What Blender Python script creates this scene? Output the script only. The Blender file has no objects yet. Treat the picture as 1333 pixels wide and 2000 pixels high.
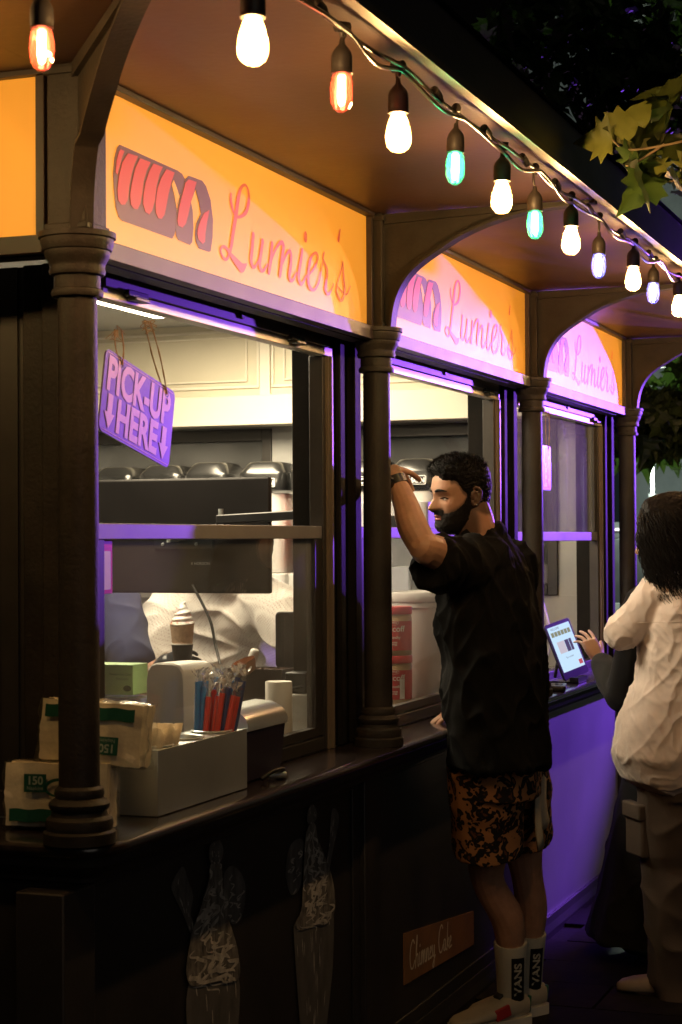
import bpy, bmesh, math, random
import numpy as np
from mathutils import Vector, Matrix, Euler, noise
R = math.radians
S = bpy.context.scene
COL = S.collection
random.seed(7)

# ------------------------------------------------------------------ camera
cam_d = bpy.data.cameras.new('camera'); cam = bpy.data.objects.new('camera', cam_d); COL.objects.link(cam)
cam_d.sensor_fit = 'VERTICAL'; cam_d.sensor_height = 36.0; cam_d.lens = 64.17
cam_d.clip_start = 0.05; cam_d.clip_end = 400
_y, _p, _r = R(20.5), R(0.87), R(0.35)
_f = Vector((-math.sin(_y)*math.cos(_p), math.cos(_y)*math.cos(_p), math.sin(_p)))
_r0 = Vector((math.cos(_y), math.sin(_y), 0)); _u0 = _r0.cross(_f)
_rt = _r0*math.cos(_r) - _u0*math.sin(_r); _up = _u0*math.cos(_r) + _r0*math.sin(_r)
M4 = Matrix((_rt, _up, -_f)).transposed().to_4x4(); M4.translation = (1.62, -2.96, 1.5)
cam.matrix_world = M4
cam_d.dof.use_dof = True; cam_d.dof.focus_distance = 4.9; cam_d.dof.aperture_fstop = 11.0
S.camera = cam
# ------------------------------------------------------------------ world (night sky) and a faint fill added for street light behind the camera
W = bpy.data.worlds.new('World'); S.world = W; W.use_nodes = True
nt = W.node_tree; bg = nt.nodes['Background']
sky = nt.nodes.new('ShaderNodeTexSky'); sky.sky_type = 'NISHITA'; sky.sun_disc = False
sky.sun_elevation = R(-4); sky.sun_rotation = R(140)
nt.links.new(sky.outputs[0], bg.inputs[0]); bg.inputs[1].default_value = 0.05
sl = bpy.data.lights.new('street_fill', 'SUN'); sl.energy = 0.085; sl.angle = R(30); sl.color = (1.0, 0.88, 0.74)
so = bpy.data.objects.new('street_fill', sl); COL.objects.link(so)
so.rotation_euler = Vector((-0.62, 0.66, -0.30)).to_track_quat('-Z', 'Y').to_euler()
# ------------------------------------------------------------------ exposure and sampling
S.view_settings.view_transform = 'Standard'; S.view_settings.look = 'None'
S.view_settings.exposure = 0.0; S.view_settings.gamma = 1.0; S.view_settings.use_curve_mapping = False
S.render.engine = 'CYCLES'
S.cycles.use_denoising = True
try: S.cycles.denoiser = 'OPENIMAGEDENOISE'
except Exception: pass
S.cycles.sample_clamp_indirect = 6.0; S.cycles.max_bounces = 8; S.cycles.transparent_max_bounces = 24
S.cycles.caustics_reflective = False; S.cycles.caustics_refractive = False
S.cycles.use_light_tree = True

# ------------------------------------------------------------------ helpers: materials
MAT = {}
def mat(name, col, rough=0.5, metal=0.0, var=0.0, vscale=8.0, bump=0.0, bscale=60.0, emit=None, estr=0.0, spec=0.5, col2=None, sheen=0.0, sss=0.0, coat=0.0, alpha=1.0, stretch=(1,1,1)):
    if name in MAT: return MAT[name]
    m = bpy.data.materials.new(name); m.use_nodes = True; n = m.node_tree.nodes; l = m.node_tree.links
    b = n['Principled BSDF']
    b.inputs['Base Color'].default_value = (*col, 1); b.inputs['Roughness'].default_value = rough
    b.inputs['Metallic'].default_value = metal; b.inputs['Specular IOR Level'].default_value = spec
    if coat: b.inputs['Coat Weight'].default_value = coat; b.inputs['Coat Roughness'].default_value = 0.12
    if sheen: b.inputs['Sheen Weight'].default_value = sheen
    if sss: b.inputs['Subsurface Weight'].default_value = sss; b.inputs['Subsurface Radius'].default_value = (0.012, 0.005, 0.003); b.inputs['Subsurface Scale'].default_value = 0.5
    if alpha < 1: b.inputs['Alpha'].default_value = alpha
    if emit: b.inputs['Emission Color'].default_value = (*emit, 1); b.inputs['Emission Strength'].default_value = estr
    tc = None
    if var or bump:
        tc = n.new('ShaderNodeTexCoord'); mp = n.new('ShaderNodeMapping'); mp.inputs['Scale'].default_value = stretch
        l.new(tc.outputs['Object'], mp.inputs[0])
    if var:
        t = n.new('ShaderNodeTexNoise'); t.inputs['Scale'].default_value = vscale; t.inputs['Detail'].default_value = 6; t.inputs['Roughness'].default_value = 0.65
        l.new(mp.outputs[0], t.inputs['Vector'])
        r = n.new('ShaderNodeValToRGB')
        c2 = col2 or tuple(c*(1-var) for c in col); c1 = col if col2 else tuple(min(1, c*(1+var)) for c in col)
        r.color_ramp.elements[0].position = 0.32; r.color_ramp.elements[1].position = 0.68
        r.color_ramp.elements[0].color = (*c2, 1); r.color_ramp.elements[1].color = (*c1, 1)
        l.new(t.outputs[0], r.inputs[0]); l.new(r.outputs[0], b.inputs['Base Color'])
        rr = n.new('ShaderNodeMapRange'); rr.inputs['To Min'].default_value = max(0.02, rough-0.1); rr.inputs['To Max'].default_value = min(1, rough+0.12)
        l.new(t.outputs[0], rr.inputs[0]); l.new(rr.outputs[0], b.inputs['Roughness'])
    if bump:
        t2 = n.new('ShaderNodeTexNoise'); t2.inputs['Scale'].default_value = bscale; t2.inputs['Detail'].default_value = 4
        l.new(mp.outputs[0], t2.inputs['Vector'])
        bp = n.new('ShaderNodeBump'); bp.inputs['Strength'].default_value = bump; bp.inputs['Distance'].default_value = 0.004
        l.new(t2.outputs[0], bp.inputs['Height']); l.new(bp.outputs[0], b.inputs['Normal'])
    MAT[name] = m
    return m

def glass(name, tint=(1, 1, 1), refl=0.09, rough=0.02, dirt=0.0, dscale=3.0):
    """thin pane: clear transmission, mirror reflection by angle, optional dust film"""
    if name in MAT: return MAT[name]
    m = bpy.data.materials.new(name); m.use_nodes = True; n = m.node_tree.nodes; l = m.node_tree.links
    n.remove(n['Principled BSDF']); out = n['Material Output']
    tr = n.new('ShaderNodeBsdfTransparent'); tr.inputs[0].default_value = (*tint, 1)
    gl = n.new('ShaderNodeBsdfGlossy'); gl.inputs['Roughness'].default_value = rough
    lw = n.new('ShaderNodeLayerWeight'); lw.inputs[0].default_value = 0.5
    pw = n.new('ShaderNodeMath'); pw.operation = 'POWER'; pw.inputs[1].default_value = 4.5; l.new(lw.outputs['Facing'], pw.inputs[0])
    mu = n.new('ShaderNodeMath'); mu.operation = 'MULTIPLY_ADD'; mu.inputs[1].default_value = 0.8; mu.inputs[2].default_value = refl*0.6; mu.use_clamp = True
    l.new(pw.outputs[0], mu.inputs[0])
    mx = n.new('ShaderNodeMixShader'); l.new(mu.outputs[0], mx.inputs[0]); l.new(tr.outputs[0], mx.inputs[1]); l.new(gl.outputs[0], mx.inputs[2])
    last = mx
    if dirt:
        df = n.new('ShaderNodeBsdfDiffuse'); df.inputs[0].default_value = (0.8, 0.8, 0.8, 1)
        tc = n.new('ShaderNodeTexCoord'); t = n.new('ShaderNodeTexNoise'); t.inputs['Scale'].default_value = dscale; t.inputs['Detail'].default_value = 8
        l.new(tc.outputs['Object'], t.inputs['Vector'])
        mr = n.new('ShaderNodeMapRange'); mr.inputs['From Min'].default_value = 0.3; mr.inputs['From Max'].default_value = 0.75
        mr.inputs['To Min'].default_value = dirt*0.3; mr.inputs['To Max'].default_value = dirt
        l.new(t.outputs[0], mr.inputs[0])
        m2 = n.new('ShaderNodeMixShader'); l.new(mr.outputs[0], m2.inputs[0]); l.new(mx.outputs[0], m2.inputs[1]); l.new(df.outputs[0], m2.inputs[2]); last = m2
    l.new(last.outputs[0], out.inputs[0]); MAT[name] = m
    return m

def emis(name, col, s):
    if name in MAT: return MAT[name]
    m = bpy.data.materials.new(name); m.use_nodes = True; n = m.node_tree.nodes; l = m.node_tree.links
    n.remove(n['Principled BSDF']); e = n.new('ShaderNodeEmission'); e.inputs[0].default_value = (*col, 1); e.inputs[1].default_value = s
    l.new(e.outputs[0], n['Material Output'].inputs[0]); MAT[name] = m
    return m

# ------------------------------------------------------------------ helpers: objects and meshes
def tag(o, label=None, cat=None, group=None, kind=None):
    if label: o['label'] = label
    if cat: o['category'] = cat
    if group: o['group'] = group
    if kind: o['kind'] = kind
    return o
def thing(name, label, cat, loc=(0, 0, 0), rz=0.0, group=None, rot=None):
    o = bpy.data.objects.new(name, None); COL.objects.link(o); o.empty_display_size = 0.05
    o.location = loc; o.rotation_euler = rot or (0, 0, rz)
    return tag(o, label, cat, group)
def link_mesh(name, me, m, parent=None):
    o = bpy.data.objects.new(name, me); COL.objects.link(o)
    if m is not None: me.materials.append(m)
    if parent is not None: o.parent = parent
    return o
def copy_tree(o, parent=None):
    c = o.copy(); COL.objects.link(c)
    if parent is not None: c.parent = parent
    for ch in [x for x in bpy.data.objects if x.parent == o]: copy_tree(ch, c)
    return c
def smooth_mesh(me, ang=40):
    me.polygons.foreach_set('use_smooth', [True]*len(me.polygons))
    if ang < 180:
        try: me.set_sharp_from_angle(angle=R(ang))
        except Exception: pass
def cr(pts, n=8, closed=False):
    """Catmull-Rom through points of any dimension"""
    P = [np.array(p, float) for p in pts]; out = []; N = len(P)
    rng = range(N if closed else N-1)
    for i in rng:
        if closed: a, b, c, d = P[(i-1) % N], P[i], P[(i+1) % N], P[(i+2) % N]
        else: a, b, c, d = P[max(i-1, 0)], P[i], P[i+1], P[min(i+2, N-1)]
        for k in range(n):
            t = k/n
            out.append(0.5*((2*b) + (-a+c)*t + (2*a-5*b+4*c-d)*t*t + (-a+3*b-3*c+d)*t**3))
    if not closed: out.append(P[-1])
    return out

class MB:
    def __init__(s): s.v = []; s.f = []
    def add(s, vs, fs):
        k = len(s.v); s.v += [tuple(map(float, p)) for p in vs]; s.f += [tuple(i+k for i in q) for q in fs]; return s
    def box(s, a, b):
        x0, y0, z0 = [min(p, q) for p, q in zip(a, b)]; x1, y1, z1 = [max(p, q) for p, q in zip(a, b)]
        return s.add([(x0,y0,z0),(x1,y0,z0),(x1,y1,z0),(x0,y1,z0),(x0,y0,z1),(x1,y0,z1),(x1,y1,z1),(x0,y1,z1)],
                     [(0,3,2,1),(4,5,6,7),(0,1,5,4),(1,2,6,5),(2,3,7,6),(3,0,4,7)])
    def obox(s, c, size, rot=(0,0,0)):
        m = Euler(rot).to_matrix(); h = [x/2 for x in size]; c = Vector(c)
        vs = [c + m @ Vector((sx*h[0], sy*h[1], sz*h[2])) for sz in (-1,1) for sx, sy in ((-1,-1),(1,-1),(1,1),(-1,1))]
        return s.add(vs, [(0,3,2,1),(4,5,6,7),(0,1,5,4),(1,2,6,5),(2,3,7,6),(3,0,4,7)])
    def tube(s, path, rad, n=10, caps=True):
        P = [Vector(tuple(p)) for p in path]; m = len(P)
        if isinstance(rad, (int, float)): rad = [rad]*m
        up = Vector((0,0,1)); t0 = (P[1]-P[0]).normalized()
        if abs(t0.dot(up)) > .9: up = Vector((1,0,0))
        x = t0.cross(up).normalized(); vs = []
        for i in range(m):
            t = (P[min(i+1,m-1)]-P[max(i-1,0)])
            t = t.normalized() if t.length > 1e-9 else t0
            x = (x - t*x.dot(t)); x = x.normalized() if x.length > 1e-9 else t.orthogonal().normalized()
            y = t.cross(x)
            for k in range(n):
                a = 2*math.pi*k/n; vs.append(P[i] + (x*math.cos(a)+y*math.sin(a))*rad[i])
        fs = [(i*n+k, i*n+(k+1)%n, (i+1)*n+(k+1)%n, (i+1)*n+k) for i in range(m-1) for k in range(n)]
        if caps: fs += [tuple(range(n))[::-1], tuple((m-1)*n+k for k in range(n))]
        return s.add(vs, fs)
    def cyl(s, p0, p1, r0, r1=None, n=24, caps=True): return s.tube([p0, p1], [r0, r0 if r1 is None else r1], n, caps)
    def lathe(s, prof, c=(0,0,0), n=32, sx=1.0, sy=1.0, cap=True):
        vs = []
        for r, z in prof:
            for k in range(n):
                a = 2*math.pi*k/n; vs.append((c[0]+r*sx*math.cos(a), c[1]+r*sy*math.sin(a), c[2]+z))
        m = len(prof); fs = [(i*n+k, i*n+(k+1)%n, (i+1)*n+(k+1)%n, (i+1)*n+k) for i in range(m-1) for k in range(n)]
        if cap: fs += [tuple(range(n))[::-1], tuple((m-1)*n+k for k in range(n))]
        return s.add(vs, fs)
    def loft(s, rings, cap=True, closed=True):
        n = len(rings[0]); m = len(rings); vs = [p for r in rings for p in r]
        kk = n if closed else n-1
        fs = [(i*n+k, i*n+(k+1)%n, (i+1)*n+(k+1)%n, (i+1)*n+k) for i in range(m-1) for k in range(kk)]
        if cap: fs += [tuple(range(n))[::-1], tuple((m-1)*n+k for k in range(n))]
        return s.add(vs, fs)
    def prism(s, poly, d):
        """poly: 3D points of a flat outline, d: thickness vector"""
        n = len(poly); a = [Vector(p) for p in poly]; b = [p+Vector(d) for p in a]
        return s.add(a+b, [tuple(range(n))[::-1], tuple(range(n, 2*n))] + [(k, (k+1)%n, n+(k+1)%n, n+k) for k in range(n)])
    def sheet(s, poly): return s.add(poly, [tuple(range(len(poly)))])
    def sphere(s, c, r, n=16, m=10):
        r = (r, r, r) if isinstance(r, (int, float)) else r
        prof = [(math.sin(math.pi*i/m), -math.cos(math.pi*i/m)) for i in range(m+1)]
        vs = []
        for q, z in prof:
            for k in range(n):
                a = 2*math.pi*k/n; vs.append((c[0]+r[0]*q*math.cos(a), c[1]+r[1]*q*math.sin(a), c[2]+r[2]*z))
        fs = [(i*n+k, i*n+(k+1)%n, (i+1)*n+(k+1)%n, (i+1)*n+k) for i in range(m) for k in range(n)]
        return s.add(vs, fs)
    def ribbon(s, pts, wid, fn, n=6, lift=(0, 0, 0)):
        """flat pen stroke: pts 2D, wid list or number, fn maps (a,b) to 3D"""
        if isinstance(wid, (int, float)): wid = [wid]*len(pts)
        Q = cr([(*p, w) for p, w in zip(pts, wid)], n); L = []; Rr = []
        for i, q in enumerate(Q):
            t = Q[min(i+1, len(Q)-1)][:2]-Q[max(i-1, 0)][:2]; t = t/(np.linalg.norm(t)+1e-9); nn = np.array((-t[1], t[0]))
            L.append(fn(*(q[:2]+nn*q[2]/2))); Rr.append(fn(*(q[:2]-nn*q[2]/2)))
        k = len(L); up = lambda p, i: tuple(c+d_*i/k for c, d_ in zip(p, lift))
        s.add([up(p, i) for i, p in enumerate(L)]+[up(p, i) for i, p in enumerate(Rr)], [(i, i+1, k+i+1, k+i) for i in range(k-1)])
        for q, q2, i in ((Q[0], Q[1], 0), (Q[-1], Q[-2], k)):
            t = q[:2]-q2[:2]; a0 = math.atan2(t[1], t[0])-math.pi/2
            s.add([up(fn(q[0]+q[2]/2*math.cos(a0+a*math.pi/6), q[1]+q[2]/2*math.sin(a0+a*math.pi/6)), i) for a in range(7)], [tuple(range(7))])
        return s
    def mesh(s, name):
        me = bpy.data.meshes.new(name); me.from_pydata(s.v, [], s.f); me.validate(); me.update(); return me
    def build(s, name, m, parent=None, smooth=0, bevel=0.0, seg=2, recalc=True):
        me = s.mesh(name)
        if recalc:
            b = bmesh.new(); b.from_mesh(me); bmesh.ops.remove_doubles(b, verts=b.verts, dist=1e-6) if smooth else None
            bmesh.ops.recalc_face_normals(b, faces=b.faces); b.to_mesh(me); b.free()
        if smooth: smooth_mesh(me, smooth)
        o = link_mesh(name, me, m, parent)
        if bevel:
            md = o.modifiers.new('bevel', 'BEVEL'); md.width = bevel; md.segments = seg; md.limit_method = 'ANGLE'; md.angle_limit = R(40)
            if not smooth: smooth_mesh(me, 40)
            md.harden_normals = False
        return o

def text_into(mb, s, fn, size, align='CENTER', xs=1.0, bold=0.0, shear=0.0):
    """lettering as flat geometry: fn maps (a,b) in text units (metres) to 3D"""
    cu = bpy.data.curves.new('t', 'FONT'); cu.body = s; cu.size = size; cu.align_x = align; cu.align_y = 'CENTER'; cu.offset = bold; cu.shear = shear; cu.resolution_u = 3
    o = bpy.data.objects.new('t', cu); COL.objects.link(o)
    dg = bpy.context.evaluated_depsgraph_get(); me = bpy.data.meshes.new_from_object(o.evaluated_get(dg))
    mb.add([fn(v.co.x*xs, v.co.y) for v in me.vertices], [tuple(p.vertices) for p in me.polygons])
    bpy.data.objects.remove(o); bpy.data.curves.remove(cu); bpy.data.meshes.remove(me)
    return mb

# ------------------------------------------------------------------ shared materials
PAINT = mat('kiosk_paint', (0.025, 0.0205, 0.0165), 0.55, spec=0.3, var=0.45, vscale=7, bump=0.3, bscale=110)
PAINT_D = mat('panel_paint', (0.022, 0.019, 0.018), 0.5, var=0.25, vscale=4, bump=0.08, bscale=70)
SOFFIT = mat('soffit_paint', (0.070, 0.036, 0.020), 0.42, var=0.22, vscale=4, bump=0.12, bscale=60)
ALU = mat('champagne_aluminium', (0.72, 0.66, 0.58), 0.38, 0.35, var=0.06, vscale=20)
RAILD = mat('grey_rail', (0.20, 0.19, 0.19), 0.45, 0.2, var=0.1)
STRIP = mat('bronze_strip', (0.24, 0.19, 0.14), 0.4, 0.3, var=0.1)
DARKMET = mat('dark_bronze_frame', (0.040, 0.036, 0.032), 0.45, 0.2, var=0.2, vscale=10)
BLACK = mat('black_plastic', (0.012, 0.012, 0.013), 0.35, var=0.2, vscale=14)
RUBBER = mat('black_rubber', (0.014, 0.013, 0.012), 0.42, bump=0.1)
CREAM = mat('cream_wall', (0.74, 0.69, 0.58), 0.5, var=0.04, vscale=2)
STEEL = mat('stainless_steel', (0.62, 0.66, 0.66), 0.30, 0.80, var=0.07, vscale=5)
WHITEP = mat('white_plastic', (0.78, 0.76, 0.72), 0.35)
PANE = glass('window_glass', (0.95, 0.96, 0.96), 0.05, 0.01, dirt=0.10)

# ------------------------------------------------------------------ ground
def ground():
    m = mat('dark_pavement', (0.014, 0.012, 0.011), 0.85, spec=0.15, var=0.45, vscale=3.0, bump=0.5, bscale=45)
    b = MB(); b.sheet([(-120, -120, 0), (120, -120, 0), (120, 160, 0), (-120, 160, 0)]); b.v = [(x, y, 0.036) for x, y, z in b.v]
    tag(b.build('ground', m), 'dark paved ground around the kiosk', None, kind='structure')
    # paving slabs near the kiosk: each a thin slab with open joints
    sm = [mat('paver_%d' % k, c, 0.85, spec=0.12, var=0.5, vscale=9, bump=0.35, bscale=50) for k, c in enumerate(((0.016, 0.013, 0.012), (0.013, 0.011, 0.010), (0.020, 0.016, 0.013)))]
    base = bpy.data.objects['ground']; meshes = []
    for m_ in sm:
        q = MB(); q.box((-0.296, -0.146, 0), (0.296, 0.146, 0.012)); me = q.mesh('paver'); me.materials.append(m_); meshes.append(me)
    rn = random.Random(3)
    for r in range(24):
        for c in range(5):
            o = bpy.data.objects.new('paver', rn.choice(meshes)); COL.objects.link(o); o.parent = base
            o.location = (0.36 + c*0.6 + (0.3 if r % 2 else 0.0) - 0.30, 0.35 + r*0.3, 0.0365 + rn.uniform(0, 0.002)); o.rotation_euler = (rn.uniform(-.004, .004), rn.uniform(-.004, .004), 0)
ground()

# ------------------------------------------------------------------ the kiosk
KZ = 0.95      # counter height
SO = 2.372     # soffit height
BAY = 1.65
EAVE = 0.62
PIER = mat('pier_paint', (0.011, 0.0095, 0.0085), 0.7, spec=0.15, var=0.4, vscale=7, bump=0.25, bscale=110)
K = thing('kiosk', 'dark brown food kiosk with columns, arched brackets and serving windows', 'kiosk')

def column(x, y):
    b = MB(); b.lathe([(0.0375, 0), (0.0375, 0.55), (0.0355, 1.10)], (x, y, KZ), 40)
    c = b.build('column', PAINT, K, smooth=40)
    q = MB(); q.lathe([(0.0362, 1.945), (0.046, 1.947), (0.048, 1.953), (0.046, 1.960), (0.0425, 1.962), (0.0425, 1.985), (0.050, 1.987), (0.052, 1.994), (0.050, 2.001),
                       (0.052, 2.008), (0.058, 2.018), (0.060, 2.026), (0.060, 2.030), (0.063, 2.032), (0.067, 2.044), (0.067, 2.052), (0.071, 2.054), (0.071, 2.064), (0.03, 2.066)], (x, y, 0), 48)
    q.build('capital', PAINT, c, smooth=35)
    q = MB(); q.lathe([(0.066, 0.0), (0.066, 0.020), (0.060, 0.024), (0.062, 0.034), (0.060, 0.044), (0.052, 0.050), (0.050, 0.058), (0.055, 0.064), (0.056, 0.072), (0.050, 0.078), (0.044, 0.082), (0.046, 0.090), (0.044, 0.098), (0.037, 0.104)], (x, y, KZ+0.001), 48)
    q.build('base', PAINT, c, smooth=35)
    return c
ARCH = [(0.043, 2.066), (0.047, 2.10), (0.056, 2.140), (0.075, 2.180), (0.100, 2.212), (0.135, 2.240), (0.181, 2.268), (0.238, 2.300), (0.30, 2.324), (0.377, 2.345), (0.46, 2.357), (0.575, 2.364)]
def bracket(x, y, dx, dy, ln=1.0):
    d = Vector((dx, dy, 0)).normalized(); n = Vector((-d.y, d.x, 0)); o = Vector((x, y, 0))
    A = [(a*ln if a > .1 else a, z) for a, z in [tuple(p) for p in cr(ARCH, 4)]]
    P = lambda a, z, w: o + d*a + n*w + Vector((0, 0, z))
    b = MB(); poly = [P(a, z, -0.006) for a, z in A] + [P(A[-1][0], SO-0.003, -0.006), P(0.026, SO-0.003, -0.006), P(0.026, 2.066, -0.006)]
    b.prism(poly, n*0.012); o_ = b.build('bracket', PAINT, K)
    f = MB(); rings = []
    for i, (a, z) in enumerate(A):
        t = np.array(A[min(i+1, len(A)-1)])-np.array(A[max(i-1, 0)]); t = t/np.linalg.norm(t); nn = (t[1], -t[0])
        rings.append([P(a-nn[0]*0.001, z-nn[1]*0.001, w) for w in (-0.021, 0.021)] + [P(a+nn[0]*0.006, z+nn[1]*0.006, w) for w in (0.021, -0.021)])
    f.loft(rings); f.build('arch_rib', PAINT, o_, smooth=50)
    g = MB(); g.prism([P(0.03, SO-0.030, -0.017), P(0.60*ln, SO-0.012, -0.017), P(0.60*ln, SO-0.0035, -0.017), P(0.03, SO-0.0035, -0.017)], n*0.034); g.build('top_batten', PAINT, o_)
def post(x, y, w=0.026):
    b = MB(); b.box((x-w, y-w, 2.062), (x+w, y+w, SO-0.002)); p = b.build('post', PAINT, K, bevel=0.003)
    q = MB(); q.box((x-w-0.006, y-w-0.006, 2.350), (x+w+0.006, y+w+0.006, 2.364)); q.build('post_collar', PAINT, p, bevel=0.002)
    q = MB(); q.box((x-w-0.004, y-w-0.004, 2.067), (x+w+0.004, y+w+0.004, 2.078)); q.build('post_collar', PAINT, p, bevel=0.002)
for i in range(4):
    column(0, BAY*i); post(0, BAY*i, 0.040 if i == 0 else 0.027)
    if i in (1, 2): bracket(0, BAY*i, 1, 0)
bracket(0, 0, 1, -1.25, 1.42); bracket(0, BAY*3, 1, 0); bracket(0, BAY*3, 0.3, 1, 1.0)
column(-1.65, 0); post(-1.65, 0); bracket(-1.65, 0, 0, -1)
column(-2.75, 0); post(-2.75, 0)
# header beams carrying the signs
for i in range(3):
    b = MB(); b.box((-0.060, BAY*i+0.041, 2.028), (-0.016, BAY*(i+1)-0.028, SO-0.003)); b.build('header_beam', PAINT, K)
b = MB(); b.box((-1.62, -0.0, 2.028), (-0.043, 0.044, SO-0.003)); b.build('header_beam', PAINT, K)
b = MB(); b.box((-2.75, 0.0, 2.028), (-1.68, 0.044, SO-0.003)); b.build('header_beam', PAINT, K)
b = MB(); b.box((-0.135, 0.16, 2.050), (-0.0605, 4.95, 2.499)); b.build('header_soffit', PAINT_D, K)
# canopy: soffit sheet per bay, fascia, lip, roof
b = MB(); b.box((-0.059, -EAVE, SO), (EAVE, 4.95+EAVE, SO+0.012)); b.build('soffit', SOFFIT, K)
b = MB(); b.box((-2.9, -EAVE, SO), (-0.0595, 0.16, SO+0.012)); b.build('soffit', SOFFIT, K)
b = MB(); b.box((-2.9, 4.95, SO), (-0.0595, 4.95+EAVE, SO+0.012)); b.build('soffit', SOFFIT, K)
FASC = mat('fascia_paint', (0.030, 0.027, 0.040), 0.4, var=0.2, vscale=4, bump=0.05)
b = MB(); b.box((EAVE+0.0005, -EAVE-0.02, 2.362), (EAVE+0.018, 4.95+EAVE, 2.470)); b.build('fascia', FASC, K, bevel=0.003)
b = MB(); b.box((-2.9, -EAVE-0.018, 2.362), (EAVE-0.0005, -EAVE-0.0005, 2.470)); b.build('fascia', FASC, K, bevel=0.003)
LIP = mat('lip_metal', (0.11, 0.085, 0.062), 0.42, 0.3, var=0.25, vscale=9)
for (ya, yb) in ((-EAVE-0.03, 1.685), (1.690, 3.35), (3.355, 5.57)):
    b = MB(); b.prism([(EAVE-0.006, ya, 2.361), (EAVE+0.027, ya, 2.361), (EAVE+0.027, ya, 2.346), (EAVE+0.022, ya, 2.346), (EAVE+0.019, ya, 2.357), (EAVE-0.006, ya, 2.357)], (0, yb-ya, 0)); b.build('eave_lip', LIP, K)
b = MB(); b.box((-2.9, -EAVE-0.027, 2.350), (EAVE-0.008, -EAVE+0.006, 2.3605)); b.build('eave_lip', LIP, K)
ROOF = mat('roof_sheet', (0.03, 0.03, 0.034), 0.5, 0.3, var=0.2)
b = MB(); x0, x1, y0, y1 = -3.4, EAVE+0.03, -EAVE-0.03, 4.98+EAVE
b.add([(x1, y0, 2.472), (x1, y1, 2.472), (x0, y1, 2.472), (x0, y0, 2.472), (-1.3, 0.9, 2.98), (-1.3, 4.1, 2.98)], [(0, 1, 5, 4), (1, 2, 5), (2, 3, 4, 5), (3, 0, 4)])
b.build('roof', ROOF, K)
# counter with rounded nosing and moulding
def counter_outline(off, z):
    pts = [(0.075+off, 5.02)]
    pts += [(0.075+off, 0.06)]
    cx, cy, rr = -0.015, 0.045, 0.09+off
    pts += [(cx+rr*math.cos(a), cy+rr*math.sin(a)) for a in [R(-d) for d in range(0, 91, 10)]]
    pts += [(-2.75, 0.045-rr)]
    return [(x, y, z) for x, y in pts]
WOOD = mat('dark_counter_wood', (0.020, 0.014, 0.013), 0.20, var=0.35, vscale=6, stretch=(8, 1, 1), bump=0.06, bscale=30, coat=0.4)
b = MB(); rings = []
for off, z in ((-0.03, 0.926), (-0.006, 0.928), (0.0, 0.934), (0.001, 0.939), (-0.001, 0.945), (-0.008, 0.9495), (-0.03, KZ)):
    rings.append(counter_outline(off, z))
rings.append([(p[0], p[1], KZ) for p in [(-0.10, 5.02, 0)] + [(-0.10, 0.22, 0)]*(len(rings[0])-2) + [(-2.75, 0.22, 0)]])
b.loft(rings, cap=False, closed=False); b.build('counter', WOOD, K, smooth=35)
b = MB(); rings = [counter_outline(o, z) for o, z in ((-0.075, 0.868), (-0.068, 0.872), (-0.066, 0.880), (-0.050, 0.890), (-0.034, 0.905), (-0.030, 0.925))]
b.loft(rings, cap=False, closed=False); b.build('counter_moulding', PAINT_D, K, smooth=35)
# lower front: panels, pilasters, skirting
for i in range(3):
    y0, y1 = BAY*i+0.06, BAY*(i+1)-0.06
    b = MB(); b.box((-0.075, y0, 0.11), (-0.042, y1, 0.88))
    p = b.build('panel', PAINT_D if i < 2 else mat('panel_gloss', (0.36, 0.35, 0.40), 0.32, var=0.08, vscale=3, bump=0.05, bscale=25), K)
    q = MB()
    for a, c in (((-0.0415, y0, 0.11), (-0.034, y0+0.05, 0.866)), ((-0.0415, y1-0.05, 0.11), (-0.034, y1, 0.866)), ((-0.0415, y0+0.0505, 0.11), (-0.034, y1-0.0505, 0.15)), ((-0.0415, y0+0.0505, 0.845), (-0.034, y1-0.0505, 0.866))): q.box(a, c)
    if i < 2: q.build('panel_frame', PAINT_D, p, bevel=0.002)
for y in (0.0, BAY, 2*BAY, 3*BAY):
    b = MB(); b.box((-0.10, y-0.06+0.0005, 0.11), (-0.018 if y else 0.0, y+0.06-0.0005, 0.866)); b.build('pilaster', PAINT_D, K, bevel=0.004)
b = MB(); b.prism([(-0.076, -0.02, 0.0), (-0.018, -0.02, 0.0), (-0.018, -0.02, 0.06), (-0.026, -0.02, 0.085), (-0.03, -0.02, 0.109), (-0.076, -0.02, 0.109)], (0, 5.0, 0)); b.build('skirting', PAINT_D, K)
b = MB(); b.box((-2.75, 0.0, 0.0), (-0.065, 0.04, 0.868)); b.build('side_panel', PAINT_D, K)
# solid corner posts and window walls
b = MB(); b.box((-0.24, 0.212, KZ+0.001), (-0.1005, 0.238, 2.0495)); b.build('corner_post', PAINT, K, bevel=0.004)
b = MB(); b.box((-0.19, 0.198, KZ+0.0015), (-0.15, 0.2115, 2.049)); b.build('post_strip', PAINT, K, bevel=0.004)
b = MB(); b.box((-0.30, 0.23, KZ+0.001), (-0.262, 0.28, 2.0495)); b.box((-0.262, 0.235, KZ+0.001), (-0.2405, 0.275, 2.0495)); b.build('side_window_frame', DARKMET, K)
b = MB(); b.box((-2.75, 0.235, 1.99), (-0.30, 0.275, 2.05)); b.box((-2.75, 0.235, KZ+0.001), (-0.30, 0.275, 1.0)); b.build('side_window_frame', DARKMET, K)
b = MB(); b.box((-2.7, 0.252, 1.0), (-0.30, 0.257, 1.99)); b.build('side_pane_blocker', PAINT_D, K)  # dark sheet added in place of the pane, hides the bright interior
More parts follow.
